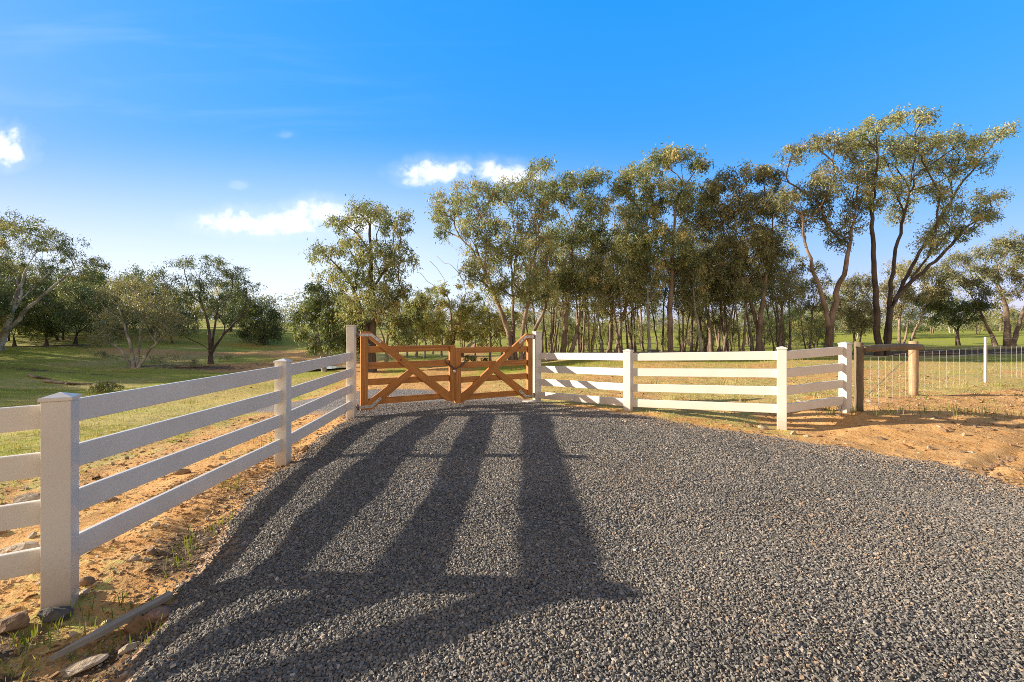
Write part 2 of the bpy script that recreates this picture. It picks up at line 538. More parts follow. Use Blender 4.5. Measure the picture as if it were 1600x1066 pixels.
def m_gravel_bed():
    m, nt, bs = new_mat("gravel_bed")
    geo = nn(nt, 'ShaderNodeNewGeometry')
    pos = geo.outputs['Position']
    v = nn(nt, 'ShaderNodeTexVoronoi')
    v.inputs['Scale'].default_value = 46.0
    v.inputs['Randomness'].default_value = 1.0
    nt.links.new(pos, v.inputs['Vector'])
    sc = nn(nt, 'ShaderNodeSeparateColor')
    nt.links.new(v.outputs['Color'], sc.inputs[0])
    c = ramp(nt, sc.outputs[0], [(0.0, (0.068, 0.064, 0.060)), (0.45, (0.155, 0.142, 0.126)), (0.75, (0.26, 0.23, 0.195)), (0.92, (0.33, 0.29, 0.25)), (1.0, (0.42, 0.33, 0.23))])
    nA = noise(nt, pos, 0.5, 4)
    nB = noise(nt, pos, 4.0, 5, 0.65)
    earth = smooth(nt, mth(nt, 'ADD', mth(nt, 'MULTIPLY', nA, 0.5), mth(nt, 'MULTIPLY', nB, 0.5)), 0.57, 0.72)
    z = nn(nt, 'ShaderNodeAttribute', attribute_name='edge')
    e2 = smooth(nt, mth(nt, 'ADD', z.outputs['Fac'], mth(nt, 'MULTIPLY', mth(nt, 'SUBTRACT', nB, 0.5), 1.4)), 0.45, 0.8)
    c = mixc(nt, mth(nt, 'MULTIPLY', mth(nt, 'MAXIMUM', mth(nt, 'MULTIPLY', earth, 0.45), e2), 0.8), c, (0.36, 0.215, 0.105))
    nt.links.new(c, bs.inputs['Base Color'])
    bs.inputs['Roughness'].default_value = 0.85
    add_bump(nt, bs, mth(nt, 'ADD', mth(nt, 'SUBTRACT', 1.0, v.outputs['Distance']), mth(nt, 'MULTIPLY', nB, 0.8)), 0.9, 0.02)
    return m


M['ground'] = m_ground()
M['bed'] = m_gravel_bed()


def m_water():
    m, nt, bs = new_mat("still_water")
    n = noise(nt, obj_coord(nt), 6.0, 3)
    bs.inputs['Base Color'].default_value = (0.20, 0.19, 0.16, 1)
    bs.inputs['Roughness'].default_value = 0.06
    bs.inputs['Specular IOR Level'].default_value = 0.9
    add_bump(nt, bs, n, 0.05, 0.01)
    return m


M['water'] = m_water()

# ------------------------------------------------------------------ plan (metres; camera at the origin looking along +Y)
POST0 = (-4.90, 1.50)
POST1 = (-2.67, 2.69)
POST2 = (-2.64, 5.25)
POST3 = (-2.77, 7.85)
GR = (0.535, 9.75)
P980 = (2.11, 8.26)
P1222 = (4.21, 7.10)
P1328 = (5.60, 7.65)
STRAINER = (5.90, 7.74)
WOODPOST = (8.47, 9.60)
PICKET = (11.97, 11.5)
PICKET2 = (16.3, 13.8)

CTRL = [(-4.9, 1.5, -.06), (-2.67, 2.69, .0), (-2.66, 3.5, .02), (-2.65, 4.4, .06), (-2.64, 5.25, .10), (-2.77, 7.85, .12), (.535, 9.75, .10), (2.11, 8.26, .19), (4.21, 7.1, .07), (-2.2, 2.1, .0), (-2.3, 3.0, .04),
        (5.6, 7.65, .30), (8.47, 9.6, .29), (11.97, 11.5, .32), (16.3, 13.8, .3), (-1.1, 1.8, .23), (-1.25, 2.6, .24), (-1.5, 3.5, .24), (-1.7, 4.5, .24), (-1.75, 5.6, .23), (-1.8, 6.8, .2), (0, 1.2, .25), (1, 2.2, .25), (0, 3, .25), (.5, 4, .25), (2.2, 4, .23), (.3, 5, .25), (.8, 6, .25), (2.4, 5.8, .22), (0.3, 7.2, .22), (-.6, 8, .19), (-.9, 8.8, .15), (1.0, 8.2, .18), (3.7, 6.3, .13), (4.4, 5.4, .12), (4.9, 4.4, .11), (3.4, 3, .21), (5.6, 5.6, .15),
        (4, 1.5, .18), (8, 5, .12), (9, 7, .22), (0, -5, .25), (-10, -5, -.3), (12, -5, .1), (0, 12.5, .02), (-3, 12, -.05), (-2, 16, -.25), (3, 14, .12), (8, 16, .18), (14, 18, .2),
        (-5, 5, -.02), (-5, 8, -.05), (-8, 8, -.25), (-8, 12, -.45), (-12, 15, -.7), (-20, 18, -1.0), (-10, 22, -1.1), (-22, 25, -1.25), (-24, 38, -1.5), (-31, 38, -1.5), (-16, 35, -1.4),
        (-10, 30, -1.0), (-45, 38, -.9), (-51, 45, -.3), (-48, 52, -.1), (-40, 55, -.1), (-30, 55, -.5), (-20, 55, -.5), (-30, 75, 1.2), (-55, 75, 1.8), (-45, 110, 2.8), (-75, 80, 2.0), (-90, 120, 4),
        (-4, 24, -.6), (-8, 29, -.75), (0, 30, -.45), (0, 45, -.6), (0, 62, -.3), (0, 95, .5), (0, 140, 1.5), (8, 25, -.05), (5, 31, -.1), (12, 31, -.05), (24, 30, .0), (34, 32, .0), (46, 38, .1), (14, 45, -.3),
        (30, 48, -.3), (20, 75, -.4), (28, 100, -.1), (50, 75, -.3), (60, 120, .5), (-60, 25, .2), (-70, 40, .8), (-20, 110, 1.7), (30, 160, 1.2), (90, 100, 1.0), (70, 50, 0)]
CT = np.array(CTRL)


def zbase(x, y):
    x = np.asarray(x, float)
    y = np.asarray(y, float)
    num = np.zeros_like(x)
    den = np.zeros_like(x)
    for cx, cy, cz in CT:
        s = 0.5 + 0.12 * math.hypot(cx, cy)
        w = 1.0 / (((x - cx) ** 2 + (y - cy) ** 2) / (s * s) + 0.35) ** 2
        num += w * cz
        den += w
    r = np.hypot(x, y)
    far = np.clip((r - 150) / 250.0, 0, 1)
    return num / np.maximum(den, 1e-9) + far * (3.0 + 2.5 * vnoise(x, y, 120, 5))


def seg_dist(x, y, pts):
    best = np.full(np.shape(x), 1e9)
    for (ax, ay), (bx, by) in zip(pts, pts[1:]):
        dx, dy = bx - ax, by - ay
        t = np.clip(((x - ax) * dx + (y - ay) * dy) / (dx * dx + dy * dy), 0, 1)
        best = np.minimum(best, np.hypot(x - ax - t * dx, y - ay - t * dy))
    return best


DRIVE = [(-1.4, 1.0), (-1.56, 1.7), (-1.68, 2.0), (-1.82, 2.35), (-1.99, 2.83), (-2.2, 3.5), (-2.38, 4.2), (-2.47, 5.0), (-2.52, 5.6), (-2.62, 6.6), (-2.66, 7.5), (-2.95, 8.3), (-4.2, 9.0),
         (-6.5, 10.5), (-7.5, 12.2), (-5.0, 13.4), (-2.6, 13.0), (-1.2, 12.0), (-0.2, 11.0), (.55, 9.55), (1.2, 8.6), (2.1, 7.72), (2.94, 6.97), (3.71, 6.27), (4.32, 5.69), (4.72, 5.15), (4.86, 4.3), (5.1, 3.4),
         (5.7, 2.4), (7, 1), (9, -3), (-2, -3), (-1.2, 0)]
DP = np.array(DRIVE)


def in_poly(x, y, pts):
    inside = np.zeros(np.shape(x), bool)
    n = len(pts)
    for i in range(n):
        x1, y1 = pts[i]
        x2, y2 = pts[(i + 1) % n]
        c = ((y1 > y) != (y2 > y))
        xx = (x2 - x1) * (y - y1) / ((y2 - y1) if y2 != y1 else 1e-9) + x1
        inside ^= c & (x < xx)
    return inside


def drive_sd(x, y):
    """signed distance to the driveway edge, negative inside"""
    pts = DRIVE + [DRIVE[0]]
    d = seg_dist(x, y, pts)
    return np.where(in_poly(x, y, DRIVE), -d, d) + 0.07 * vnoise(x, y, 0.35, 31) + 0.04 * vnoise(x, y, 0.13, 32)


RUT = [(4.95, 4.8), (5.3, 5.05), (5.8, 5.35), (6.5, 5.75)]


def zg(x, y):
    """height of the bare ground"""
    x = np.asarray(x, float)
    y = np.asarray(y, float)
    z = zbase(x, y)
    r = np.hypot(x, y)
    sd = drive_sd(x, y)
    off = np.clip(sd / 0.3, 0, 1)
    near = np.clip((40 - r) / 25, 0, 1)
    z = z + off * near * (0.022 * vnoise(x, y, 0.55, 1) + 0.014 * vnoise(x, y, 0.21, 2) + 0.03 * vnoise(x, y, 1.7, 3))
    z = z + (1 - off) * (0.010 * vnoise(x, y, 0.9, 4) + 0.005 * vnoise(x, y, 0.3, 6))
    z = z + np.clip((r - 14) / 30, 0, 1) * (0.24 * vnoise(x, y, 9.0, 7) * np.where(x < -5, 1.5, .8) + 0.08 * vnoise(x, y, 3.5, 8))
    # earth falls away a little between the left-hand fence and the gravel
    z = z - 0.03 * np.exp(-((sd - 0.22) / 0.16) ** 2) * (x < -1) * (y < 7)
    # a tyre rut in the dirt at the right
    d = seg_dist(x, y, RUT)
    z = z + near * (-0.03 * np.exp(-(d / 0.08) ** 2) + 0.022 * np.exp(-((d - 0.17) / 0.08) ** 2))
    return z


def zg1(x, y):
    return float(zg(np.array([x]), np.array([y]))[0])


def axis(lo, a, b, hi, step, grow):
    mid = list(np.arange(a, b, step))
    right, s = [], step
    v = mid[-1]
    while v < hi:
        s *= grow
        v += s
        right.append(v)
    left, s = [], step
    v = mid[0]
    while v > lo:
        s *= grow
        v -= s
        left.append(v)
    return np.array(left[::-1] + mid + right)


gx = axis(-600, -7.0, 8.5, 600, 0.065, 1.05)
gy = axis(-40, 1.2, 12.0, 700, 0.065, 1.045)
GX, GY = np.meshgrid(gx, gy)
GZ = zg(GX, GY)
nx, ny = len(gx), len(gy)
idx = np.arange(nx * ny).reshape(ny, nx)
quads = np.stack([idx[:-1, :-1], idx[:-1, 1:], idx[1:, 1:], idx[1:, :-1]], -1).reshape(-1, 4)


def zones(x, y):
    r = np.hypot(x, y)
    left = np.clip((-3.6 - x) / 1.2, 0, 1)
    # left paddock
    gl = 0.30 + 0.5 * np.clip((-4.6 - x + 0.3 * vnoise(x, y, 1.5, 41)) / 1.6, 0, 1) + 0.15 * vnoise(x, y, 2.5, 42)
    lushl = np.clip(0.22 + 0.42 * np.clip((r - 16) / 14, 0, 1) + 0.36 * vnoise(x, y, 5, 43) + 0.2 * vnoise(x, y, 1.6, 49), 0, 1)
    # right paddock
    gr = 0.56 + 0.22 * vnoise(x, y, 1.9, 44) + 0.25 * np.clip((y - 20) / 8, 0, 1)
    gr = np.where((x > 4.3) & (y < 8.6 + 0.25 * (x - 5)), 0.10 + 0.14 * vnoise(x, y, 0.9, 45), gr)
    lushr = np.clip(0.25 + 0.22 * vnoise(x, y, 3.0, 46) + 0.7 * np.exp(-((y - 25) / 2.2) ** 2), 0, 1)
    back = np.clip((y - 38) / 6, 0, 1)
    gr = gr * (1 - back) + 0.95 * back
    lushr = lushr * (1 - back) + (0.88 + 0.1 * vnoise(x, y, 14, 47)) * back
    w = np.clip((x + 2.2) / 1.5, 0, 1)
    w = np.where(y > 9, np.clip((x + 3.5 + 0.0 * y) / 3.0, 0, 1), w)
    g = gl * (1 - w) + gr * w
    lush = lushl * (1 - w) + lushr * w
    far = np.clip((r - 45) / 20, 0, 1)
    g = np.maximum(g, far * 0.9)
    # strip of dirt right beside the drive
    sd = drive_sd(x, y)
    g = g - 0.35 * np.exp(-(sd / 0.5) ** 2) * (y < 9)
    # leaf litter under the grove, bare patches among the trees at the left
    lit = 0.85 * np.clip(1.3 - np.abs((y - 32.0 - 0.03 * x) / 4.2), 0, 1) * np.clip((x - 2) / 5, 0, 1) * np.clip((60 - x) / 10, 0, 1)
    for cx, cy, ax, ay, s in ((-30, 39, 6, 2.5, .6), (-26, 38, 6, 2.2, .7), (-14, 30, 2.5, 1.5, .5), (-28, 28, 9, 1.3, .55), (-34, 34, 9, 1.6, .6), (-19, 33, 5, 1.2, .5), (-36, 43, 9, 2, .5), (-8.5, 28.5, 3, 1.6, .4), (-35, 30, 7, 1.6, .6), (-48, 47, 9, 4, .7), (-22, 40, 4, 1.5, .55), (-24, 25, 4, .8, .5), (2, 30, 4, 2, .4)):
        lit = np.maximum(lit, s * np.exp(-(((x - cx) / ax) ** 2 + ((y - cy) / ay) ** 2)))
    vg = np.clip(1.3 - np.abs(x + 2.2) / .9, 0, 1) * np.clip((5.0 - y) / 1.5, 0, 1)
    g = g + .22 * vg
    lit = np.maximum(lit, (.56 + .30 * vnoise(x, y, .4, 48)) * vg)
    # a bare earth track crossing the left paddock
    tr = seg_dist(x, y, [(-40, 46), (-27, 46), (-20, 44), (-13, 37), (-9, 28), (-6, 18), (-5, 13)])
    tk = np.exp(-(tr / (1.0 + 0.02 * r)) ** 2)
    for cx, cy, ax, ay, s_ in ((-22, 38.5, 4.5, 2.2, .9), (-14, 34, 3, 3, .6), (-30, 30.5, 7, 1.0, .5), (-16, 21, 5, 1.0, .4), (-30, 58, 9, 2, .5), (-48, 60, 10, 3, .5)):
        g = g - s_ * np.exp(-(((x - cx) / ax) ** 2 + ((y - cy) / ay) ** 2))
    g = g - 0.55 * tk
    return np.stack([np.clip(g, 0, 1), np.clip(lit, 0, 1), np.clip(lush, 0, 1), np.ones_like(g)], -1)


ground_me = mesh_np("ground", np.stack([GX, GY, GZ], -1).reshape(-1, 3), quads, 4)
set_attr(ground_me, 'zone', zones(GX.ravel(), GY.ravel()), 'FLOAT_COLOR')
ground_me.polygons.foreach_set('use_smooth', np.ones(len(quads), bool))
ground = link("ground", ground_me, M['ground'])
tag(ground, kind='structure')

# driveway: a sheet a few millimetres above the ground, with an uneven edge
dx = axis(-9.0, -8.0, 9.0, 9.0, 0.065, 1.05)
dy = axis(-3.0, 0.0, 14.0, 14.0, 0.065, 1.05)
DX, DY = np.meshgrid(dx, dy)
SDV = drive_sd(DX, DY)
DZ = zg(DX, DY) + 0.006 + 0.012 * np.clip(-SDV / 0.25, -1.2, 1)
di = np.arange(DX.size).reshape(DX.shape)
dq = np.stack([di[:-1, :-1], di[:-1, 1:], di[1:, 1:], di[1:, :-1]], -1).reshape(-1, 4)
cs = (SDV.ravel()[dq].min(1) < 0.04)
dq = dq[cs]
used, inv = np.unique(dq.ravel(), return_inverse=True)
dv = np.stack([DX, DY, DZ], -1).reshape(-1, 3)[used]
drive_me = mesh_np("driveway", dv, inv.reshape(-1, 4), 4)
set_attr(drive_me, 'edge', np.clip(1 + SDV.ravel()[used] / 0.45, 0, 1))
drive_me.polygons.foreach_set('use_smooth', np.ones(len(dq), bool))
driveway = link("driveway", drive_me, M['bed'])
tag(driveway, kind='structure')


def zd(x, y):
    """height of the walking surface: gravel where there is gravel"""
    sd = drive_sd(np.asarray(x, float), np.asarray(y, float))
    return zg(x, y) + np.where(sd < 0.04, 0.006 + 0.012 * np.clip(-sd / 0.25, -1.2, 1), 0)


# ------------------------------------------------------------------ loose stones (one mesh each, uncountable)
def stone_field(name, pts, size, mat, flat=0.7, seed=3, tint=None):
    g = np.random.default_rng(seed)
    n = len(pts)
    base = np.array([[-1, -1, -.5], [1, -1, -.5], [1, 1, -.5], [-1, 1, -.5], [-.72, -.72, .55], [.72, -.72, .55], [.72, .72, .55], [-.72, .72, .55]], float)
    v = np.repeat(base[None], n, 0) * (1 + g.uniform(-.38, .38, (n, 8, 3)))
    v[:, 4:, 2] += g.uniform(-.35, .35, (n, 4))
    sc = size[:, None] * np.stack([g.uniform(.75, 1.35, n), g.uniform(.55, 1.0, n), (flat if np.isscalar(flat) else flat) * g.uniform(.6, 1.2, n)], -1)
    v *= sc[:, None, :]
    fl_ = np.broadcast_to(np.asarray(flat, float), (n,))
    ax = g.normal(0, .5, n) * fl_
    ay = g.normal(0, .5, n) * fl_
    az = g.uniform(0, 2 * np.pi, n)

    def rot(v, a, i, j):
        c, s = np.cos(a)[:, None], np.sin(a)[:, None]
        p, q = v[:, :, i].copy(), v[:, :, j].copy()
        v[:, :, i] = p * c - q * s
        v[:, :, j] = p * s + q * c
    rot(v, ax, 1, 2)
    rot(v, ay, 0, 2)
    rot(v, az, 0, 1)
    v += pts[:, None, :]
    f = np.array([[4, 5, 6, 7], [0, 1, 5, 4], [1, 2, 6, 5], [2, 3, 7, 6], [3, 0, 4, 7]])
    faces = (f[None] + (np.arange(n) * 8)[:, None, None]).reshape(-1, 4)
    me = mesh_np(name, v.reshape(-1, 3), faces, 4)
    t = g.uniform(0, 1, n) if tint is None else tint
    set_attr(me, 'tint', np.repeat(t, 8))
    o = link(name, me, mat)
    return o


def jgrid(x0, x1, y0, y1, sp, g):
    xs, ys = np.meshgrid(np.arange(x0, x1, sp), np.arange(y0, y1, sp))
    xs = xs + g.uniform(-.5, .5, xs.shape) * sp
    ys = ys + g.uniform(-.5, .5, ys.shape) * sp
    return xs.ravel(), ys.ravel()


g = np.random.default_rng(21)
px_, py_, ps_ = [], [], []
for y0, y1, sp, sz in ((1.5, 3.2, .0108, .0061), (3.2, 4.8, .0130, .0068), (4.8, 6.8, .0175, .0081), (6.8, 9.6, .027, .0097)):
    x, y = jgrid(-3.2, 7.2, y0, y1, sp, g)
    keep = (np.abs(x) < 1.25 * y + 0.6)
    x, y = x[keep], y[keep]
    sd = drive_sd(x, y)
    keep = (sd < 0.02) | ((sd < 0.35) & (g.uniform(0, 1, len(x)) < 0.30 * np.exp(-sd / 0.12)))
    worn = vnoise(x, y, 1.3, 15) + .6 * vnoise(x, y, .45, 16)
    keep &= g.uniform(0, 1, len(x)) < np.clip(0.97 - .75 * np.clip(worn - .42, 0, 1), .3, 1)
    x, y = x[keep], y[keep]
    px_.append(x)
    py_.append(y)
    ps_.append(sz * np.exp(g.normal(0, .24, len(x))))
x, y, s = np.concatenate(px_), np.concatenate(py_), np.concatenate(ps_)
pz = zd(x, y) + s * 0.25 + g.uniform(0, .006, len(x))
tn = np.clip(g.beta(2.0, 2.3, len(x)) + 0.10 * vnoise(x, y, .9, 12) + 0.08 * vnoise(x, y, 2.6, 13) + np.where(g.uniform(0, 1, len(x)) < .02, .5, 0), 0, 1)
dusty = (x > .8) & (g.uniform(0, 1, len(x)) < .55 * np.exp(np.minimum(drive_sd(x, y), 0) / .45) + .10 * (vnoise(x, y, 1.5, 17) > .35))
tn = np.where(dusty, g.uniform(.90, .96, len(x)), tn)
gravel = stone_field("driveway_gravel", np.stack([x, y, pz], -1), s, M['gravel_stone'], np.clip(.80 - .075 * (y - 2.2), .36, .8), 5, tn)
tag(gravel, "loose dark blue grey crushed stone covering the driveway", "gravel", kind='stuff')

# clods and chips on the bare earth
x, y = [], []
for (x0, x1, y0, y1, n) in ((-3.4, -1.3, 1.6, 6, 30000), (-7, -1.2, 1.6, 9, 20000), (0.8, 12, 4.0, 13, 26000), (-16, 14, 9, 22, 9000)):
    x.append(g.uniform(x0, x1, n))
    y.append(g.uniform(y0, y1, n))
x, y = np.concatenate(x), np.concatenate(y)
zz = zones(x, y)
keep = (drive_sd(x, y) > 0.03) & (np.abs(x) < 1.3 * y + 1) & (g.uniform(0, 1, len(x)) < (1.0 - zz[:, 0]) * (0.45 + 0.55 * (vnoise(x, y, .8, 14) > -.1)))
x, y = x[keep], y[keep]
s = 0.0045 * np.exp(g.normal(0, .55, len(x))) * (0.9 + np.hypot(x, y) * 0.06)
clods = stone_field("earth_clods", np.stack([x, y, zg(x, y) + s * .2], -1), s, M['clod'], .6, 8)
tag(clods, "small dry clods and stone chips scattered over the orange earth", "clods", kind='stuff')


# ------------------------------------------------------------------ grass blades
def blade_field(name, x, y, hgt, mat, seed, tint, lean=0.5):
    g = np.random.default_rng(seed)
    n = len(x)
    z = zg(x, y) - 0.004
    a = g.uniform(0, 2 * np.pi, n)
    w = np.minimum(hgt * g.uniform(.03, .06, n) + 0.0008, .004)
    ux, uy = np.cos(a) * w, np.sin(a) * w
    la = g.uniform(0, 2 * np.pi, n)
    lm = hgt * g.uniform(.1, 1.0, n) * lean
    lx, ly = np.cos(la) * lm, np.sin(la) * lm
    b = np.stack([x, y, z], -1)
    side = np.stack([ux, uy, np.zeros(n)], -1)
    mid = b + np.stack([lx * .35, ly * .35, hgt * .6], -1)
    tip = b + np.stack([lx, ly, hgt], -1)
    v = np.stack([b - side, b + side, mid + side * .7, tip, mid - side * .7], 1)
    f1 = np.array([[0, 1, 2, 4]])
    q = (f1[None] + (np.arange(n) * 5)[:, None, None]).reshape(-1, 4)
    t = np.stack([np.arange(n) * 5 + 4, np.arange(n) * 5 + 2, np.arange(n) * 5 + 3, np.arange(n) * 5 + 3], -1)
    verts = v.reshape(-1, 3)
    me = bpy.data.meshes.new(name)
    me.vertices.add(len(verts))
    me.vertices.foreach_set('co', verts.astype(np.float32).ravel())
    loops = np.concatenate([q, np.zeros((0, 4), int)], 0).ravel()
    tri = t[:, :3].ravel()
    me.loops.add(len(loops) + len(tri))
    me.loops.foreach_set('vertex_index', np.concatenate([loops, tri]).astype(np.int32))
    me.polygons.add(len(q) + n)
    me.polygons.foreach_set('loop_start', np.concatenate([np.arange(len(q)) * 4, len(q) * 4 + np.arange(n) * 3]).astype(np.int32))
    me.polygons.foreach_set('use_smooth', np.zeros(len(q) + n, bool))
    me.update(calc_edges=True)
    set_attr(me, 'tint', np.repeat(tint, 5))
    return link(name, me, mat)


xs, ys, hs_, ts = [], [], [], []
for (x0, x1, y0, y1, n, hh) in ((-9, -3.0, 2.0, 9, 26000, .035), (-3.2, -1.5, 1.6, 4.2, 5000, .03), (-24, -4, 8, 22, 45000, .04), (-40, -6, 20, 40, 45000, .055), (0.6, 12, 7, 16, 24000, .035), (-3, 30, 14, 29, 40000, .045)):
    x = g.uniform(x0, x1, n)
    y = g.uniform(y0, y1, n)
    zz = zones(x, y)
    pr = np.clip(zz[:, 0] * 1.5 - 0.35 + 0.5 * vnoise(x, y, .5, 51), 0, 1) * (1 - zz[:, 1])
    k = (drive_sd(x, y) > .08) & (g.uniform(0, 1, n) < pr) & (np.abs(x) < 1.3 * y + 1)
    x, y, zz = x[k], y[k], zz[k]
    xs.append(x)
    ys.append(y)
    hs_.append(hh * np.exp(g.normal(0, .4, len(x))))
    ts.append(np.clip(0.85 - 0.7 * zz[:, 2] + g.normal(0, .17, len(x)) + 0.2 * vnoise(x, y, 1.1, 53), 0, 1))
# tufts one can see singly at the foot of the near fence and along the verge
TUFTS = [(300, 868, 3.35, 9, .16), (283, 905, 3.1, 7, .08), (118, 958, 2.62, 6, .09), (75, 985, 2.45, 14, .07), (150, 975, 2.5, 10, .06), (30, 1005, 2.35, 12, .07), (185, 940, 2.7, 10, .06),
         (215, 990, 2.45, 9, .07), (165, 1010, 2.35, 5, .07), (250, 950, 2.65, 8, .06), (345, 830, 3.7, 10, .06), (235, 1010, 2.35, 10, .045), (40, 1040, 2.2, 8, .07), (360, 760, 4.6, 10, .08),
         (1300, 662, 7.6, 18, .10), (1345, 662, 7.6, 22, .12), (1390, 664, 7.5, 18, .09), (1420, 658, 7.7, 18, .10), (1490, 662, 7.6, 26, .12), (1530, 660, 7.6, 22, .13), (1585, 655, 7.7, 24, .12), (1450, 630, 9.0, 20, .07),
         (470, 690, 5.9, 10, .05), (395, 690, 5.9, 16, .08), (418, 670, 6.3, 14, .09), (960, 642, 8.4, 10, .05), (1100, 660, 7.6, 12, .05)]
for i in range(620):
    X0, Y0 = (g.uniform(-26, -3.4), g.uniform(5, 30)) if i % 5 < 3 else (g.uniform(0.5, 16), g.uniform(8.5, 27))
    if drive_sd(np.array([X0]), np.array([Y0]))[0] < .4:
        continue
    n = int(g.integers(8, 26))
    sp = .03 + .006 * Y0
    xs.append(X0 + g.normal(0, sp, n))
    ys.append(Y0 + g.normal(0, sp, n))
    hs_.append(g.uniform(.05, .13) * np.exp(g.normal(0, .3, n)))
    ts.append(np.clip(g.normal(g.uniform(.3, .95), .12, n), 0, 1))
for i, (tx, ty, d, n, hh) in enumerate(TUFTS):
    X0 = (tx - CX) * d / F
    gg = np.random.default_rng(300 + i)
    sp = .05 + .01 * n * (d / 6)
    sp *= .6
    xs.append(X0 + gg.normal(0, sp, n * 2))
    ys.append(d + gg.normal(0, sp, n * 2))
    hs_.append(hh * np.exp(gg.normal(0, .35, n * 2)))
    ts.append(np.clip(gg.normal(.33, .16, n * 2), 0, 1))
grass = blade_field("grass", np.concatenate(xs), np.concatenate(ys), np.concatenate(hs_), M['blade'], 4, np.concatenate(ts))
tag(grass, "short dry and green grass growing over the paddocks", "grass", kind='stuff')


# ------------------------------------------------------------------ white rail fences
PW = 0.133
ROWS = (1.228, 0.951, 0.674, 0.397)             # tops of the four rails above the datum
RH, RT = 0.140, 0.040


def norm2(a, b):
    d = Vector((b[0] - a[0], b[1] - a[1], 0))
    return d.normalized(), d.length


def fence_post(parent, org, pos, direc, ztop, cap=True):
    ex = Vector((direc[0], direc[1], 0)).normalized()
    ey = Vector((-ex.y, ex.x, 0))
    zb = float(zd(np.array([pos[0]]), np.array([pos[1]]))[0]) - 0.06
    c = Vector((pos[0], pos[1], (zb + ztop) / 2))
    p = MB().box(c, ex, ey, (0, 0, 1), (PW, PW, ztop - zb), 0.006).build("post", M['vinyl'], parent, org)
    w = PW + 0.016
    b = MB().box((pos[0], pos[1], ztop + .010), ex, ey, (0, 0, 1), (w, w, .022), 0.004)
    if cap:
        b.box((pos[0], pos[1], ztop + .032), ex, ey, (0, 0, 1), (w - .006, w - .006, .022), 0.0, 0.12)
    b.build("cap", M['vinyl'], p, None if org is None else org)
    return p


def fence_rails(parent, org, a, b, za, zb):
    d, L = norm2(a, b)
    for r in ROWS:
        A = Vector((a[0], a[1], r + za - RH / 2)) + d * 0.045
        B = Vector((b[0], b[1], r + zb - RH / 2)) - d * 0.045
        e = (B - A).normalized()
        n = Vector((-d.y, d.x, 0))
        up = e.cross(n) * -1
        if up.z < 0:
            up = -up
        MB().box((A + B) / 2, e, n, up, ((B - A).length, RT, RH), 0.007).build("rail", M['vinyl'], parent, org)


org = Vector((POST2[0], POST2[1], 0))
LF = empty("rail_fence", org)
tag(LF, "white four rail fence running along the left side of the drive to the gate", "fence", "white rail fences flanking the gate")
d01, _ = norm2(POST0, POST1)
d12, _ = norm2(POST1, POST2)
d23, _ = norm2(POST2, POST3)
fence_post(LF, org, POST0, d01, 1.16)
fence_post(LF, org, POST1, d01, 1.235)
fence_post(LF, org, POST2, (d12 + d23) / 2, 1.272)
fence_post(LF, org, POST3, d23, 1.705, False)
fence_rails(LF, org, POST0, POST1, -.09, -.015)
fence_rails(LF, org, POST1, POST2, .0, .008)
fence_rails(LF, org, POST2, POST3, .008, .03)

org = Vector((P980[0], P980[1], 0))
RF = empty("rail_fence", org)
tag(RF, "white four rail fence running right from the gate past the dirt corner", "fence", "white rail fences flanking the gate")
dg, GL = norm2(POST3, GR)
da, _ = norm2(GR, P980)
db, _ = norm2(P980, P1222)
dc, _ = norm2(P1222, P1328)
fence_post(RF, org, GR, dg, 1.585, False)
fence_post(RF, org, P980, (da + db) / 2, 1.255)
fence_post(RF, org, P1222, db, 1.345)
fence_post(RF, org, P1328, dc, 1.40)
fence_rails(RF, org, GR, P980, -.075, -.005)
fence_rails(RF, org, P980, P1222, -.005, .085)
fence_rails(RF, org, P1222, P1328, .085, .14)


# concrete footing at the foot of the right-hand gate post
cz = float(zd(np.array([.42]), np.array([9.55]))[0])
ft = MB().box((.42, 9.62, cz + .0), (dg.x, dg.y, 0), (-dg.y, dg.x, 0), (0, 0, 1), (.34, .22, .05), .012).build("footing", m_rock("pale_concrete", (.45, .42, .37), (.62, .58, .52)))
tag(ft, "small pale concrete pad at the foot of the right gate post", "footing")


# ------------------------------------------------------------------ timber gates
def grain(o, e):
    """length-wise coordinate for the timber grain"""
    me = o.data
    e = Vector(e).normalized()
    ref = Vector((0, 0, 1)) if abs(e.z) < 0.9 else Vector((1, 0, 0))
    u = e.cross(ref).normalized()
    v = e.cross(u)
    off = random.uniform(0, 50)
    a = me.attributes.new('grain', 'FLOAT_VECTOR', 'POINT')
    a.data.foreach_set('vector', np.array([[p.co.dot(e) + off, p.co.dot(u), p.co.dot(v)] for p in me.vertices], np.float32).ravel())


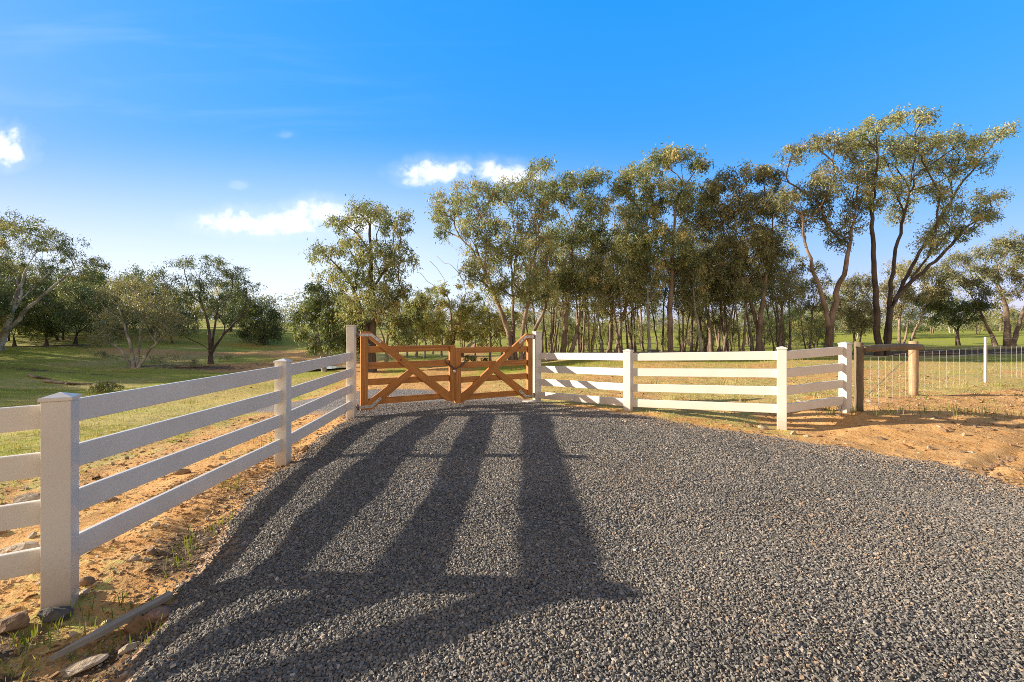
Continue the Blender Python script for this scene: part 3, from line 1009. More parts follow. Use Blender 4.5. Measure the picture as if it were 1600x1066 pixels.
def make_gate(label, hinge, d, length, zo):
    """leaf hung at `hinge`, reaching along d; local frame: s along the leaf, t up, n towards the road"""
    n = Vector((d.y, -d.x, 0))
    if n.y > 0:
        n = -n
    up = Vector((0, 0, 1))
    root = empty("farm_gate", (hinge[0], hinge[1], zo))
    tag(root, label, "gate", "timber gate leaves across the drive")

    def at(s, t, k=0.0):
        return d * s + up * t + n * k

    def board(name, s0, t0, s1, t1, h, k, th, bevel=.005):
        A, B = at(s0, t0, k), at(s1, t1, k)
        e = (B - A).normalized()
        u2 = n.cross(e)
        o = MB().box((A + B) / 2, e, n, u2, ((B - A).length, th, h), bevel).build(name, M['gate'], root)
        grain(o, e)
        return o
    W = 0.115
    H, HI = 1.37, 1.07                         # hinge side and meeting side heights (meeting stile starts a little higher)
    zb = 0.035
    # rails sit behind the braces
    for t in (1.052, .765, .478, .135):
        board("rail", W + .002, t, length - W - .002, t, .115, -.016, .042)
    hs1 = board("hinge_stile", W / 2, -.0, W / 2, H - .10, W, 0, .075)
    board("meeting_stile", length - W / 2, zb, length - W / 2, zb + HI, W, 0, .075)
    # long brace: its head caps the hinge stile, its foot meets the meeting stile
    top = H
    s_e, t_e = length - W - .002, zb + .05
    pts = [at(0, top, .0375), at(.155, top, .0375), at(s_e, t_e + .115, .0375), at(s_e, t_e - .05, .0375), at(s_e - .05, t_e - .05, .0375), at(.115, top - .1, .0375), at(0, top - .1 + .002, .0375)]
    lb = MB().prism([p + n * .0 for p in pts], -n, .075, 0.004).build("long_brace", M['gate'], root)
    grain(lb, (pts[2] - pts[1]))
    # short brace: from the foot of the hinge stile up to the middle of the long brace
    sm = 0.545 * length
    tm = 0.735
    pts = [at(W + .002, .0 + .0, .034), at(.20, .0, .034), at(sm + .085, tm - .055, .034), at(sm - .015, tm + .01, .034), at(W + .002, .155, .034)]
    sb = MB().prism(pts, -n, .045, 0.004).build("short_brace", M['gate'], root)
    grain(sb, pts[2] - pts[1])
    # galvanised hinge straps, bent along stile and brace
    th_long = math.atan2((t_e - top + .06), (s_e - .15))

    def strap(t0, ang):
        b = MB()
        e2 = d * math.cos(ang) + up * math.sin(ang)
        b.box(at(.075, t0, .0425), d, n, up, (.21, .008, .05), .002)
        b.box(at(.175, t0, .0427) + e2 * .10, e2, n, n.cross(e2), (.225, .008, .05), .002)
        o = b.build("hinge_strap", M['steel'], root)
        for q in (at(.05, t0, .0465), at(.13, t0, .0465), at(.175, t0, .0465) + e2 * .08, at(.175, t0, .0465) + e2 * .17):
            MB().tube([q, q + n * .009], .010, 8).build("bolt", M['bolt'], o)
        g_ = MB()
        g_.tube([at(-.10, t0, -.0), at(.01, t0, .0)], .012, 8)
        g_.tube([at(-.045, t0 - .05, 0), at(-.045, t0 + .05, 0)], .016, 8)
        g_.build("hinge_pin", M['bolt'], o)
    strap(top - .06, th_long)
    strap(.055, math.atan2(tm - .05, sm - .15))
    # nail heads
    for t in (1.052, .765, .478, .135):
        for s in (W * .35, W * .7, length - W * .35, length - W * .7):
            MB().tube([at(s, t + random.uniform(-.02, .02), .036), at(s, t, .041)], .006, 6).build("nail", M['steel'], root)
    return root


GATE_LEN = (GL - .075 * 2 - .115 - .02) / 2
zh = .245
make_gate("orange timber gate leaf hung on the left white gate post", (POST3[0] + dg.x * .155, POST3[1] + dg.y * .155), dg, GATE_LEN, zh)
make_gate("orange timber gate leaf hung on the right white gate post", (GR[0] - dg.x * .13, GR[1] - dg.y * .13), -dg, GATE_LEN, .19)

# chain and padlock joining the two leaves
mid = Vector((POST3[0], POST3[1], 0)) + dg * (.155 + GATE_LEN + .012)
nrm = Vector((dg.y, -dg.x, 0))
links = MB()
path = [mid + dg * s + nrm * k + Vector((0, 0, z)) for s, k, z in ((-.22, .02, 1.05), (-.14, .055, .98), (-.075, .065, .92), (-.04, .07, .89), (.06, .065, .93), (.14, .055, .975), (.20, .03, 1.02))]
dense = []
for a, b in zip(path, path[1:]):
    for k in range(4):
        dense.append(a.lerp(b, k / 4))
dense.append(path[-1])
for i, (a, b) in enumerate(zip(dense, dense[1:])):
    e = (b - a).normalized()
    side = e.cross(Vector((0, 0, 1)) if i % 2 else nrm).normalized()
    ring = [(a + b) / 2 + e * math.cos(q) * .023 + side * math.sin(q) * .011 for q in np.linspace(0, 2 * math.pi, 9)]
    links.tube(ring, .0045, 5, False)
ch = links.build("chain", M['chain'], None, mid)
ch.location = mid
tag(ch, "dark steel chain looped around the meeting stiles of the two gate leaves", "chain")
pl = mid + dg * (-.045) + nrm * .075 + Vector((0, 0, .845))
pad = MB().box(pl, dg, nrm, (0, 0, 1), (.042, .02, .045), .005).build("padlock", M['steel'], None, pl)
pad.location = pl
tag(pad, "small silver padlock hanging from the chain between the gate leaves", "padlock")
sh = MB().tube([Vector((math.cos(q) * .014 * dg.x, math.cos(q) * .014 * dg.y, .02 + math.sin(q) * .03)) for q in np.linspace(0, math.pi, 9)], .004, 6)
sh.build("shackle", M['steel'], pad)

# ------------------------------------------------------------------ wire fence at the right
wo_ = Vector((STRAINER[0], STRAINER[1], zg1(*STRAINER)))
WF = empty("wire_fence", wo_)
tag(WF, "galvanised wire stock fence with round timber end posts at the right of the drive", "fence")


def log_post(pos, ztop, r, mat):
    zb = zg1(*pos) - .08
    pts = [Vector((pos[0] + random.uniform(-.004, .004), pos[1], z)) for z in np.linspace(zb, ztop, 7)]
    rr = [r * random.uniform(.97, 1.03) for _ in pts]
    pts += [Vector((pos[0], pos[1], ztop + .006))]
    rr += [r * .86]
    MB().tube(pts, rr, 18).build("post", mat, WF, wo_)


log_post(STRAINER, 1.425, .066, M['oldlog'])
log_post(WOODPOST, 1.40, .082, M['log'])
a = Vector((STRAINER[0] + .02, STRAINER[1] - .05, 1.315))
b = Vector((WOODPOST[0] + .07, WOODPOST[1] - .105, 1.30))
pts = [a.lerp(b, t) + Vector((0, 0, .018 * math.sin(3.3 * t) - .012 * t)) for t in np.linspace(0, 1, 9)]
MB().tube(pts, [.058, .06, .061, .058, .062, .064, .062, .058, .055], 14).build("top_rail", M['oldlog'], WF, wo_)


def picket(pos, ztop):
    zb = zg1(*pos) - .08
    b = MB()
    c = Vector((pos[0], pos[1], (zb + ztop) / 2))
    for k in range(3):
        an = R(90 + 120 * k + 15)
        e = Vector((math.cos(an), math.sin(an), 0))
        b.box(c + e * .016, e, (-e.y, e.x, 0), (0, 0, 1), (.032, .007, ztop - zb), 0)
    b.build("picket", M['picket'], WF, wo_)


picket(PICKET, 1.46)
picket(PICKET2, 1.46)
wire = MB()
WR = .0017
line = [Vector((*STRAINER, 0)), Vector((*WOODPOST, 0)), Vector((*PICKET, 0)), Vector((*PICKET2, 0))]
for h in (.06, .17, .29, .42, .58, .74, .90, 1.10):
    pts = []
    for A, B in zip(line, line[1:]):
        for t in np.linspace(0, 1, 8):
            p = A.lerp(B, t)
            pts.append(p + Vector((.0, -.085, zbase(np.array([p.x]), np.array([p.y]))[0] + h)))
    wire.tube(pts, WR, 4, False)
for A, B in zip(line, line[1:]):
    L = (B - A).length
    k = int(L / .36)
    for i in range(1, k):
        p = A.lerp(B, i / k)
        z0 = zbase(np.array([p.x]), np.array([p.y]))[0]
        wire.tube([p + Vector((0, -.085, z0 + .05)), p + Vector((random.uniform(-.006, .006), -.085, z0 + .5)), p + Vector((0, -.085, z0 + .90))], WR, 4, False)
wire.build("wire_mesh", M['wire'], WF, wo_)
bw = MB()
A, B = Vector((STRAINER[0], STRAINER[1] - .08, zg1(*STRAINER) + .2)), Vector((WOODPOST[0], WOODPOST[1] - .1, 1.28))
for ph in (0, math.pi):
    bw.tube([A.lerp(B, t) + Vector((0, 0, .014 * math.sin(8 * math.pi * t + ph))) for t in np.linspace(0, 1, 30)], .0028, 4, False)
bw.build("brace_wire", M['bolt'], WF, wo_)


# ------------------------------------------------------------------ stones, stake
def rock(label, px, py, d, w, h, mat, seed, rz=0.0, flat=1.0, group=None, sink=.25):
    g = np.random.default_rng(seed)
    bm = bmesh.new()
    bmesh.ops.create_icosphere(bm, subdivisions=3, radius=1.0)
    planes = [(Vector(g.normal(0, 1, 3)).normalized(), g.uniform(.55, .9)) for _ in range(11)]
    for v in bm.verts:
        for nrm_, k in planes:
            ex = v.co.dot(nrm_) - k
            if ex > 0:
                v.co -= nrm_ * ex * .92
        v.co *= 1 + .04 * g.normal()
        v.co.x *= w / 2
        v.co.y *= w / 2 * flat
        v.co.z *= h / 2
    me = bpy.data.meshes.new("rock")
    bm.to_mesh(me)
    bm.free()
    X = (px - CX) * d / F
    o = link("rock", me, mat)
    o.location = (X, d, zg1(X, d) + h * (.5 - sink))
    o.rotation_euler = (g.uniform(-.2, .2), g.uniform(-.2, .2), rz)
    tag(o, label, "rock", group)
    return o


rock("dark grey rock resting against the foot of the near left fence post", 86, 958, 2.58, .17, .10, M['rock_dark'], 1, .5, .7)
rock("rough brown rock on the soil left of the near fence post", 24, 976, 2.50, .18, .10, M['rock_brown'], 2, .2, .8)
rock("orange brown rock on the soil just behind the near fence post", 136, 910, 2.90, .085, .07, M['rock_brown'], 3, .9, .8)
rock("small tan rock beside the near fence post, the lowest of the pair there", 131, 925, 2.80, .06, .05, M['rock_pale'], 4, .2)
rock("pinkish rounded rock at the gravel edge by the end of the timber stake", 248, 974, 2.52, .14, .085, M['rock_pink'], 5, .4, .8)
rock("cream coloured stone at the gravel edge below the timber stake", 203, 1022, 2.33, .10, .055, M['rock_pale'], 6, .7, .55)
rock("flat tan slab of stone lying at the bottom left beside the stake", 120, 1052, 2.22, .24, .035, M['rock_pale'], 7, .55, .4)
rock("flat brown stone at the tip of the timber stake by the gravel", 262, 942, 2.68, .11, .04, M['rock_brown'], 8, .5, .6)
rock("pale flat stone on the earth behind the near end of the left fence", 47, 766, 4.4, .26, .10, M['rock_pale'], 9, .2, .7)
rock("broad tan stone seen under the lowest rail left of the near post", 30, 858, 3.2, .28, .12, M['rock_pale'], 10, .2, .7)
rock("long tan stone half buried behind the near fence, under the second rail", 250, 792, 4.05, .22, .07, M['rock_pale'], 11, .5, .6)
rock("tan stone on the earth behind the near fence, beside the grass edge", 285, 748, 4.9, .2, .08, M['rock_brown'], 12, .1, .7)
rock("small wedge shaped tan rock on the dirt right of the corner fence post", 1240, 681, 6.75, .10, .08, M['rock_pale'], 13, .3, .9)
rock("tan rock under the long fence panel, left of the corner post", 1193, 668, 7.1, .19, .10, M['rock_pale'], 14, .1, .7)
rock("smaller tan rock left of the rock under the long fence panel", 1172, 664, 7.25, .12, .07, M['rock_brown'], 15, .1, .7)
rock("flat pale stone on the dirt right of the wedge shaped rock", 1262, 688, 6.55, .15, .04, M['rock_pale'], 16, .1, .7)
rock("grey boulder among the grove trunks behind the white fence", 1021, 566, 27.5, .9, .6, M['rock_dark'], 17, .1, .7)
gr = np.random.default_rng(77)
for i in range(26):
    rx, ry = gr.uniform(20, 420), gr.uniform(700, 900)
    d = F * (CAMH - .0) / (ry - CY)
    X = (rx - CX) * d / F
    if drive_sd(np.array([X]), np.array([d]))[0] < .1:
        continue
    behind = X < -2.72
    rock("small tan stone lying on the bare earth behind the near left fence" if behind else "small tan stone on the verge between left fence and gravel",
         rx, ry, d, gr.uniform(.04, .11), gr.uniform(.025, .06), M[('rock_pale', 'rock_brown', 'rock_pale')[i % 3]], 100 + i, gr.uniform(0, 3), .7,
         "small stones behind the left fence" if behind else "small stones on the left verge")
for i in range(34):
    rx, ry = gr.uniform(1000, 1590), gr.uniform(588, 700)
    d = F * (CAMH - .22) / (ry - CY)
    X = (rx - CX) * d / F
    if drive_sd(np.array([X]), np.array([d]))[0] < .15 or d > 19:
        continue
    rock("pale stone scattered on the dirt paddock beyond the right fence" if ry < 650 else "small pale stone on the open dirt at the right",
         rx, ry, d, gr.uniform(.05, .14), gr.uniform(.03, .07), M[('rock_pale', 'rock_brown')[i % 2]], 150 + i, gr.uniform(0, 3), .7,
         "stones in the right paddock" if ry < 650 else "stones on the right dirt")
for i in range(30):
    t = i / 29
    x, y = 4.98 + .95 * t + gr.normal(0, .05), 4.82 + .58 * t + gr.normal(0, .04)
    d = y
    rock("crumbled clod of orange earth along the edge of the tyre rut", CX + x * F / y, 0, y, gr.uniform(.03, .085), gr.uniform(.03, .06), M['rock_brown'], 220 + i, gr.uniform(0, 3), .8, "earth clods along the tyre rut")

A = P(76, 1050, 2.24)
B = P(268, 930, 2.70)
A[2] = zg1(A[0], A[1]) + .028
B[2] = zg1(B[0], B[1]) + .035
A, B = Vector(A), Vector(B)
e = (B - A).normalized()
side = Vector((-e.y, e.x, 0)).normalized()
up = e.cross(side)
if up.z < 0:
    up = -up
L = (B - A).length
c = (A + B) / 2
hw, hh = .0235, .016
st_pts = [c - e * L / 2 + side * .002, c - e * (L / 2 - .20) + side * hw, c + e * L / 2 + side * hw, c + e * L / 2 - side * hw, c - e * (L / 2 - .20) - side * hw]
stk = MB().prism([p - up * hh for p in st_pts], up, hh * 2, .003).build("timber_stake", M['stake'], None, c)
stk.location = c
grain(stk, e)
tag(stk, "grey pointed timber stake lying on the verge beside the gravel edge", "stake")

# puddle of still water beyond the left fence
pb = bmesh.new()
pc = P(497, 584, 29)
zt = zg1(pc[0], pc[1])
vs = []
for k in range(28):
    q = 2 * math.pi * k / 28
    rr = 1 + .12 * math.sin(3 * q) + .06 * math.sin(7 * q + 1)
    vs.append(pb.verts.new((1.75 * rr * math.cos(q), 1.15 * rr * math.sin(q), 0)))
pb.faces.new(vs)
pme = bpy.data.meshes.new("pond")
pb.to_mesh(pme)
pb.free()
pond = link("pond", pme, M['water'])
pond.location = (pc[0], pc[1], zt + .14)
tag(pond, kind='structure')


# ------------------------------------------------------------------ trees
def grow(clumps, stems, rng, tip=0.012, power=2.2, base_r=None, wander=.07, rise=.35, limbs=()):
    """skeleton reaching every clump centre. stems: lists of points from the ground up. Returns nodes, parents, radii."""
    pos, par, dirs = [], [], []
    nfirst = 0
    for stem in stems:
        prev = -1
        pts = [np.array(p, float) for p in stem]
        fine = [pts[0]]
        for a, b in zip(pts, pts[1:]):
            L = np.linalg.norm(b - a)
            k = max(2, int(L / .5))
            for i in range(1, k + 1):
                fine.append(a + (b - a) * i / k + rng.normal(0, wander * .45, 3) * (i < k))
        for i, p in enumerate(fine):
            d = fine[min(i + 1, len(fine) - 1)] - fine[max(i - 1, 0)]
            pos.append(p)
            par.append(prev)
            dirs.append(d / (np.linalg.norm(d) + 1e-9))
            prev = len(pos) - 1
        nfirst = nfirst or len(pos)
    nstem = len(pos)

    def reach(c, ris, wang, jit, frac):
        Pn = np.array(pos)
        Dn = np.array(dirs)
        v = c - Pn
        L = np.linalg.norm(v, axis=1) + 1e-6
        cosv = (v * Dn).sum(1) / L
        lowp = np.clip(Pn[:, 2] - c[2] + ris * L, 0, None)
        young = Pn[:, 2] < frac * max(c[2], 1)
        cost = L * (1 + wang * (1 - cosv)) + 2.4 * lowp + 50 * young
        n = int(np.argmin(cost))
        p0, d0, Lm = Pn[n], Dn[n], L[n]
        ctrl = p0 + (d0 * .55 + np.array([0, 0, .22])) * Lm * .45
        k = max(2, int(Lm / .45))
        prev = n
        last = p0
        wob = rng.normal(0, 1, 3) * jit * Lm * .16
        for i in range(1, k + 1):
            t = i / k
            q = (1 - t) ** 2 * p0 + 2 * t * (1 - t) * ctrl + t * t * c + wob * math.sin(math.pi * 2 * t) + rng.normal(0, jit * .35, 3) * (i < k) * min(1, Lm / 1.5)
            pos.append(q)
            par.append(prev)
            dd = q - last
            dirs.append(dd / (np.linalg.norm(dd) + 1e-9))
            last = q
            prev = len(pos) - 1
    base0 = np.array(stems[0][0])
    for c in sorted(limbs, key=lambda c: c[2] + rng.normal(0, .5)):
        reach(np.asarray(c), .72, 1.0, wander, .16)
    for c in sorted(clumps, key=lambda c: np.linalg.norm(c - base0) + rng.normal(0, .3)):
        reach(c, rise, .8, wander * .8, .16)
    n = len(pos)
    acc = np.zeros(n)
    kids = [[] for _ in range(n)]
    for i, p in enumerate(par):
        if p >= 0:
            kids[p].append(i)
    rad = np.zeros(n)
    for i in range(n - 1, -1, -1):
        if not kids[i]:
            rad[i] = tip
        else:
            rad[i] = (acc[i]) ** (1 / power)
        if par[i] >= 0:
            acc[par[i]] += (rad[i] + .0006) ** power
    if base_r:
        pos_max = max(p[2] for p in pos)
        stem_top = max(.5, max(p[2] for p in pos[:nstem])) * 1.02
        # stems taper from the given base radius; limbs stay thinner than what carries them
        zt = max(1.0, pos_max)
        lim = np.zeros(n)
        for i in range(n):
            if i < nstem:
                lim[i] = base_r * (1.0 - .74 * min(1, max(0, pos[i][2]) / stem_top)) * (1.0 if i < nfirst else .72)
                rad[i] = max(min(rad[i], lim[i]), lim[i] * .92)
            else:
                cap = rad[par[i]] * (.62 if par[i] < nstem else .985)
                rad[i] = min(rad[i], max(cap, .010))
    return np.array(pos), par, rad, kids


def skeleton_mesh(name, pos, par, rad, kids, twigs, rng):
    V, FQ = [], []
    nv = 0
    heads = [i for i, p in enumerate(par) if p < 0]
    todo = [(h, -1) for h in heads]
    chains = []
    while todo:
        s, frm = todo.pop()
        ch_ = [frm] if frm >= 0 else []
        c = s
        while True:
            ch_.append(c)
            if not kids[c]:
                break
            ks = sorted(kids[c], key=lambda q: -rad[q])
            for o in ks[1:]:
                todo.append((o, c))
            c = ks[0]
        chains.append(ch_)

    def tube(P_, r_, sides):
        nonlocal nv
        m = len(P_)
        T = np.gradient(P_, axis=0)
        T /= np.linalg.norm(T, axis=1, keepdims=True) + 1e-9
        ref = np.where(np.abs(T[:, 2:3]) < .93, np.array([[0, 0, 1.0]]), np.array([[1.0, 0, 0]]))
        if np.abs(T[:, 2]).mean() > .7:
            ref = np.repeat(np.array([[1.0, .2, 0]]), m, 0)
        u = np.cross(T, ref)
        u /= np.linalg.norm(u, axis=1, keepdims=True) + 1e-9
        w = np.cross(T, u)
        a = np.arange(sides) * 2 * np.pi / sides
        ring = P_[:, None, :] + (u[:, None, :] * np.cos(a)[None, :, None] + w[:, None, :] * np.sin(a)[None, :, None]) * r_[:, None, None]
        V.append(ring.reshape(-1, 3))
        i0 = nv + (np.arange(m - 1) * sides)[:, None] + np.arange(sides)[None]
        i1 = nv + (np.arange(m - 1) * sides)[:, None] + (np.arange(sides)[None] + 1) % sides
        FQ.append(np.stack([i0, i1, i1 + sides, i0 + sides], -1).reshape(-1, 4))
        nv += m * sides
    for ch_ in chains:
        if len(ch_) < 2:
            continue
        P_ = pos[ch_]
        r_ = rad[ch_].copy()
        root = par[ch_[0]] < 0
        if not root and len(r_) > 1:
            r_[0] = r_[1]
        if root:
            r_[0] *= 1.30
            if len(r_) > 2:
                r_[1] *= 1.06
        sides = 9 if r_.max() > .09 else (6 if r_.max() > .03 else 4)
        tube(P_, r_, sides)
    for a, b in twigs:
        m = (a + b) / 2 + rng.normal(0, .05, 3)
        tube(np.stack([a, m, b]), np.array([.010, .008, .005]), 3)
    return mesh_np(name, np.concatenate(V), np.concatenate(FQ), 4)


def leaf_mesh(name, centers, rads, tints, per, size, rng, droop=.9):
    """centers (n,3), rads (n,3): many leaf-sized blades in tufts around each centre"""
    n = len(centers)
    sub = 9
    sc_ = rng.normal(0, 1, (n, sub, 3))
    sc_ /= np.linalg.norm(sc_, axis=2, keepdims=True)
    sc_ *= rng.uniform(.25, 1.0, (n, sub, 1)) ** .6
    sc_[:, :, 2] = np.where(sc_[:, :, 2] < 0, sc_[:, :, 2] * .75, sc_[:, :, 2])
    subc = centers[:, None, :] + sc_ * rads[:, None, :] * .85
    m = max(4, per // sub)
    spread = np.where(rng.uniform(0, 1, (n, sub, m, 1)) < .14, .38, .19)
    p = subc[:, :, None, :] + rng.normal(0, 1, (n, sub, m, 3)) * rads[:, None, None, :] * spread * np.array([1, 1, 1.1])
    p[..., 2] -= np.abs(rng.normal(0, .30, (n, sub, m))) * rads[:, None, None, 2]
    p = p.reshape(-1, 3)
    k = len(p)
    a = rng.normal(0, 1, (k, 3))
    a /= np.linalg.norm(a, axis=1, keepdims=True)
    a[:, 2] -= droop
    a /= np.linalg.norm(a, axis=1, keepdims=True)
    b = np.cross(a, rng.normal(0, 1, (k, 3)))
    b /= np.linalg.norm(b, axis=1, keepdims=True) + 1e-9
    L = size * rng.uniform(.65, 1.35, (k, 1))
    W = L * rng.uniform(.20, .34, (k, 1))
    v = np.stack([p, p + a * L * .42 + b * W * .5, p + a * L, p + a * L * .42 - b * W * .5], 1)
    me = mesh_np(name, v.reshape(-1, 3), np.arange(k * 4).reshape(-1, 4), 4)
    t = np.repeat(tints[:, None], sub, 1) + rng.normal(0, .09, (n, sub))
    t = np.repeat(t[:, :, None], m, 2).reshape(-1) + rng.normal(0, .13, k)
    set_attr(me, 'tint', np.repeat(np.clip(t, 0, 1), 4))
    return me


def build_tree(name, label, base, clumps, crad, stems, leafmat, barkmat, seed, group=None, limbs=(), per=170, leaf=.20, base_r=None, bare=None, tip=.012, cat="tree", wander=.07, droop=.9, fl=1.0):
    """base: world position; clumps relative to base"""
    rng = np.random.default_rng(seed)
    clumps = np.asarray(clumps, float)
    allc = clumps if bare is None or len(bare) == 0 else np.concatenate([clumps, np.asarray(bare)])
    pos, par, rad, kids = grow(allc, stems, rng, tip=tip, base_r=base_r, wander=wander, limbs=limbs)
    tw = []
    for c in clumps:
        for _ in range(3):
            d = rng.normal(0, 1, 3)
            d /= np.linalg.norm(d)
            d[2] = abs(d[2]) * .8
            tw.append((c - np.array([0, 0, .0]), c + d * crad * .95))
    root = empty(name, tuple(base))
    tag(root, label, cat, group)
    tm = skeleton_mesh("trunk", pos, par, rad, kids, tw, rng)
    tm.polygons.foreach_set('use_smooth', np.ones(len(tm.polygons), bool))
    link("trunk", tm, barkmat, root)
    rr = crad * rng.uniform(.65, 1.55, (len(clumps), 1)) * np.array([[1.0, 1.0, fl]])
    tints = np.clip(rng.normal(.50, .17, len(clumps)), 0, 1)
    cm = leaf_mesh("crown", clumps, rr, tints, per, leaf, rng, droop)
    link("crown", cm, leafmat, root)
    return root


def hero(label, base_px, d, blobs, leafmat='gum', barkmat='bark', seed=1, stems_px=None, cr=.44, per=118, leaf=.20, base_r=.22, bs=1.12, dens=3.2, depth=.75, bare_px=(), zbase_=None, group=None, name="gum_tree", wander=.07, droop=.9, fl=1.0):
    """tree whose crown masses and stems were measured on the photograph and then given their real depth"""
    rng = np.random.default_rng(seed * 13 + 5)
    X = (base_px[0] - CX) * d / F
    zb = zg1(X, d) - .05
    k = d / F
    xs = [b[0] for b in blobs]
    halfw = max(1.2, (max(xs) - min(xs)) * k * .5)
    pts, bare, lpts = [], [], []

    def rel(px, py, dz=0.0):
        # a point at another depth keeps its bearing from the viewpoint
        dd = d + dz
        w = P(px, py, dd)
        return np.array([w[0] - X, dz, w[2] - zb])
    for b in blobs:
        cx, cy, rx, ry = b[0], b[1], b[2] * bs, b[3] * bs
        f = (b[4] if len(b) > 4 else 1.0) / bs
        n = max(1, int(round(dens * f * (rx * k) * (ry * k) / (cr * cr) + .5)))
        off = rng.uniform(-1, 1) * depth * halfw * .75
        rdep = max(rx * k * .9, .6)
        lpts.append(rel(cx, cy + ry * .3, off))
        got = []
        tries = 0
        while len(got) < n and tries < n * 30:
            tries += 1
            q = rng.normal(0, 1, 3)
            q /= np.linalg.norm(q)
            q *= rng.uniform(.15, 1) ** .45
            c = rel(cx + q[0] * max(rx - cr / k * .55, 2), cy + q[1] * max(ry - cr / k * .45, 2), off + q[2] * rdep)
            if all(np.linalg.norm(c - o) > cr * .62 for o in got):
                got.append(c)
        pts += got
    for b in bare_px:
        bare.append(rel(b[0], b[1], rng.uniform(-1, 1) * .4 * halfw))
    if stems_px is None:
        ctr = np.mean(pts, 0)
        stems = [[np.zeros(3), np.array([ctr[0] * .1, ctr[1] * .1, ctr[2] * .28])]]
    else:
        stems = []
        for s in stems_px:
            dz = s[0] if not isinstance(s[0], tuple) else 0.0
            pl_ = [q for q in s if isinstance(q, tuple)]
            st_ = [rel(q[0], q[1], dz * i / max(1, len(pl_) - 1) + (dz * .12)) for i, q in enumerate(pl_)]
            if abs(pl_[0][1] - base_px[1]) < 4:
                st_[0][2] = -.05
            stems.append(st_)
    return build_tree(name, label, (X, d, zb), pts, cr, stems, M[leafmat], M[barkmat], seed, group, lpts, per, leaf, base_r, bare, wander=wander, droop=droop, fl=fl)


# --- the big gums at the right
hero("tall dark trunked gum with a crown swept right, tallest of the grove", (1378, 557), 29,
     [(1365, 196, 24, 14), (1397, 182, 22, 13), (1440, 182, 24, 11), (1340, 216, 30, 20), (1385, 240, 42, 30), (1432, 226, 38, 22), (1482, 216, 30, 15), (1522, 222, 30, 13), (1562, 206, 24, 10), (1578, 196, 10, 5),
      (1470, 258, 44, 22), (1532, 250, 24, 16), (1420, 290, 40, 24), (1366, 300, 28, 28), (1472, 298, 30, 14), (1545, 304, 26, 12), (1512, 328, 40, 18), (1482, 358, 40, 20), (1455, 380, 24, 20), (1540, 335, 24, 10), (1400, 330, 26, 18, .7)],
     'gum', 'bark_dark', 3, [[(1372, 557), (1371, 500), (1367, 440), (1364, 370), (1362, 300)], [1.2, (1386, 557), (1388, 500), (1392, 455), (1398, 400), (1412, 340), (1428, 280)], [1.6, (1386, 557), (1389, 490), (1412, 440), (1450, 372), (1500, 290), (1545, 235)], [.6, (1387, 557), (1392, 480), (1424, 440), (1470, 400), (1500, 366)]], bs=1.25, per=88, leaf=.185, fl=.9, base_r=.22, wander=.09)
hero("leaning gum with red brown forked trunk left of the tallest grove tree", (1296, 553), 28.5,
     [(1237, 238, 24, 14), (1262, 228, 16, 9), (1292, 220, 30, 15), (1326, 232, 26, 18), (1262, 296, 40, 24), (1222, 310, 26, 18), (1300, 280, 34, 28), (1250, 340, 34, 18), (1345, 262, 26, 24), (1338, 330, 24, 26), (1310, 366, 26, 20), (1285, 330, 22, 16), (1215, 275, 16, 12)],
     'gum_brown', 'bark', 4, [[(1293, 553), (1299, 500), (1306, 458), (1322, 415), (1330, 360)], [-1, (1299, 553), (1292, 495), (1278, 440), (1258, 380), (1252, 330)]], bs=1.25, per=88, leaf=.185, fl=.9, base_r=.25, wander=.09)
# --- the grove behind the long fence panels
hero("tall straight brown gum in the middle of the grove, above the long panel", (1048, 557), 30.5,
     [(1062, 236, 34, 13), (1030, 250, 30, 16), (1092, 256, 18, 14), (1000, 272, 36, 16), (972, 292, 22, 20), (1050, 298, 50, 28), (1008, 326, 44, 26), (1085, 326, 38, 28), (1040, 370, 52, 28), (990, 370, 30, 26), (1075, 400, 36, 26), (1020, 420, 36, 22, .7)],
     'gum', 'bark', 5, [[(1047, 557), (1047, 500), (1049, 440), (1052, 380), (1056, 320)]], base_r=.22)
hero("slender gum with forked crown rising right of the straight brown gum", (1190, 555), 31,
     [(1135, 282, 32, 18), (1180, 268, 34, 16), (1160, 320, 42, 26), (1205, 312, 24, 26), (1118, 336, 34, 24), (1172, 372, 46, 32), (1130, 400, 40, 30), (1205, 392, 26, 36), (1160, 440, 44, 30, .8), (1110, 300, 20, 16)],
     'gum_brown', 'bark', 6, [[(1185, 555), (1188, 500), (1196, 440), (1205, 390)], [.8, (1192, 555), (1180, 500), (1165, 440), (1150, 370)]], base_r=.22)
hero("many stemmed gum with a broad golden crown behind the right gate post", (805, 566), 28.5,
     [(700, 318, 32, 22), (742, 306, 42, 24), (690, 350, 24, 18), (750, 348, 40, 24), (790, 300, 26, 22), (822, 288, 28, 22), (850, 256, 16, 10), (835, 262, 12, 10), (832, 330, 38, 28), (800, 376, 56, 32), (758, 402, 38, 22), (742, 424, 24, 18), (850, 390, 28, 38), (805, 436, 50, 28), (850, 450, 26, 26), (770, 452, 20, 18, .8)],
     'gum', 'bark', 7, [[(800, 566), (795, 520), (778, 475), (765, 440), (745, 390)], [.8, (806, 566), (803, 510), (800, 450), (806, 400)], [-.8, (812, 566), (818, 510), (830, 450), (838, 380)], [.3, (815, 566), (832, 530), (852, 480), (858, 420)]], bs=1.18, per=95, leaf=.185, base_r=.22, wander=.1)
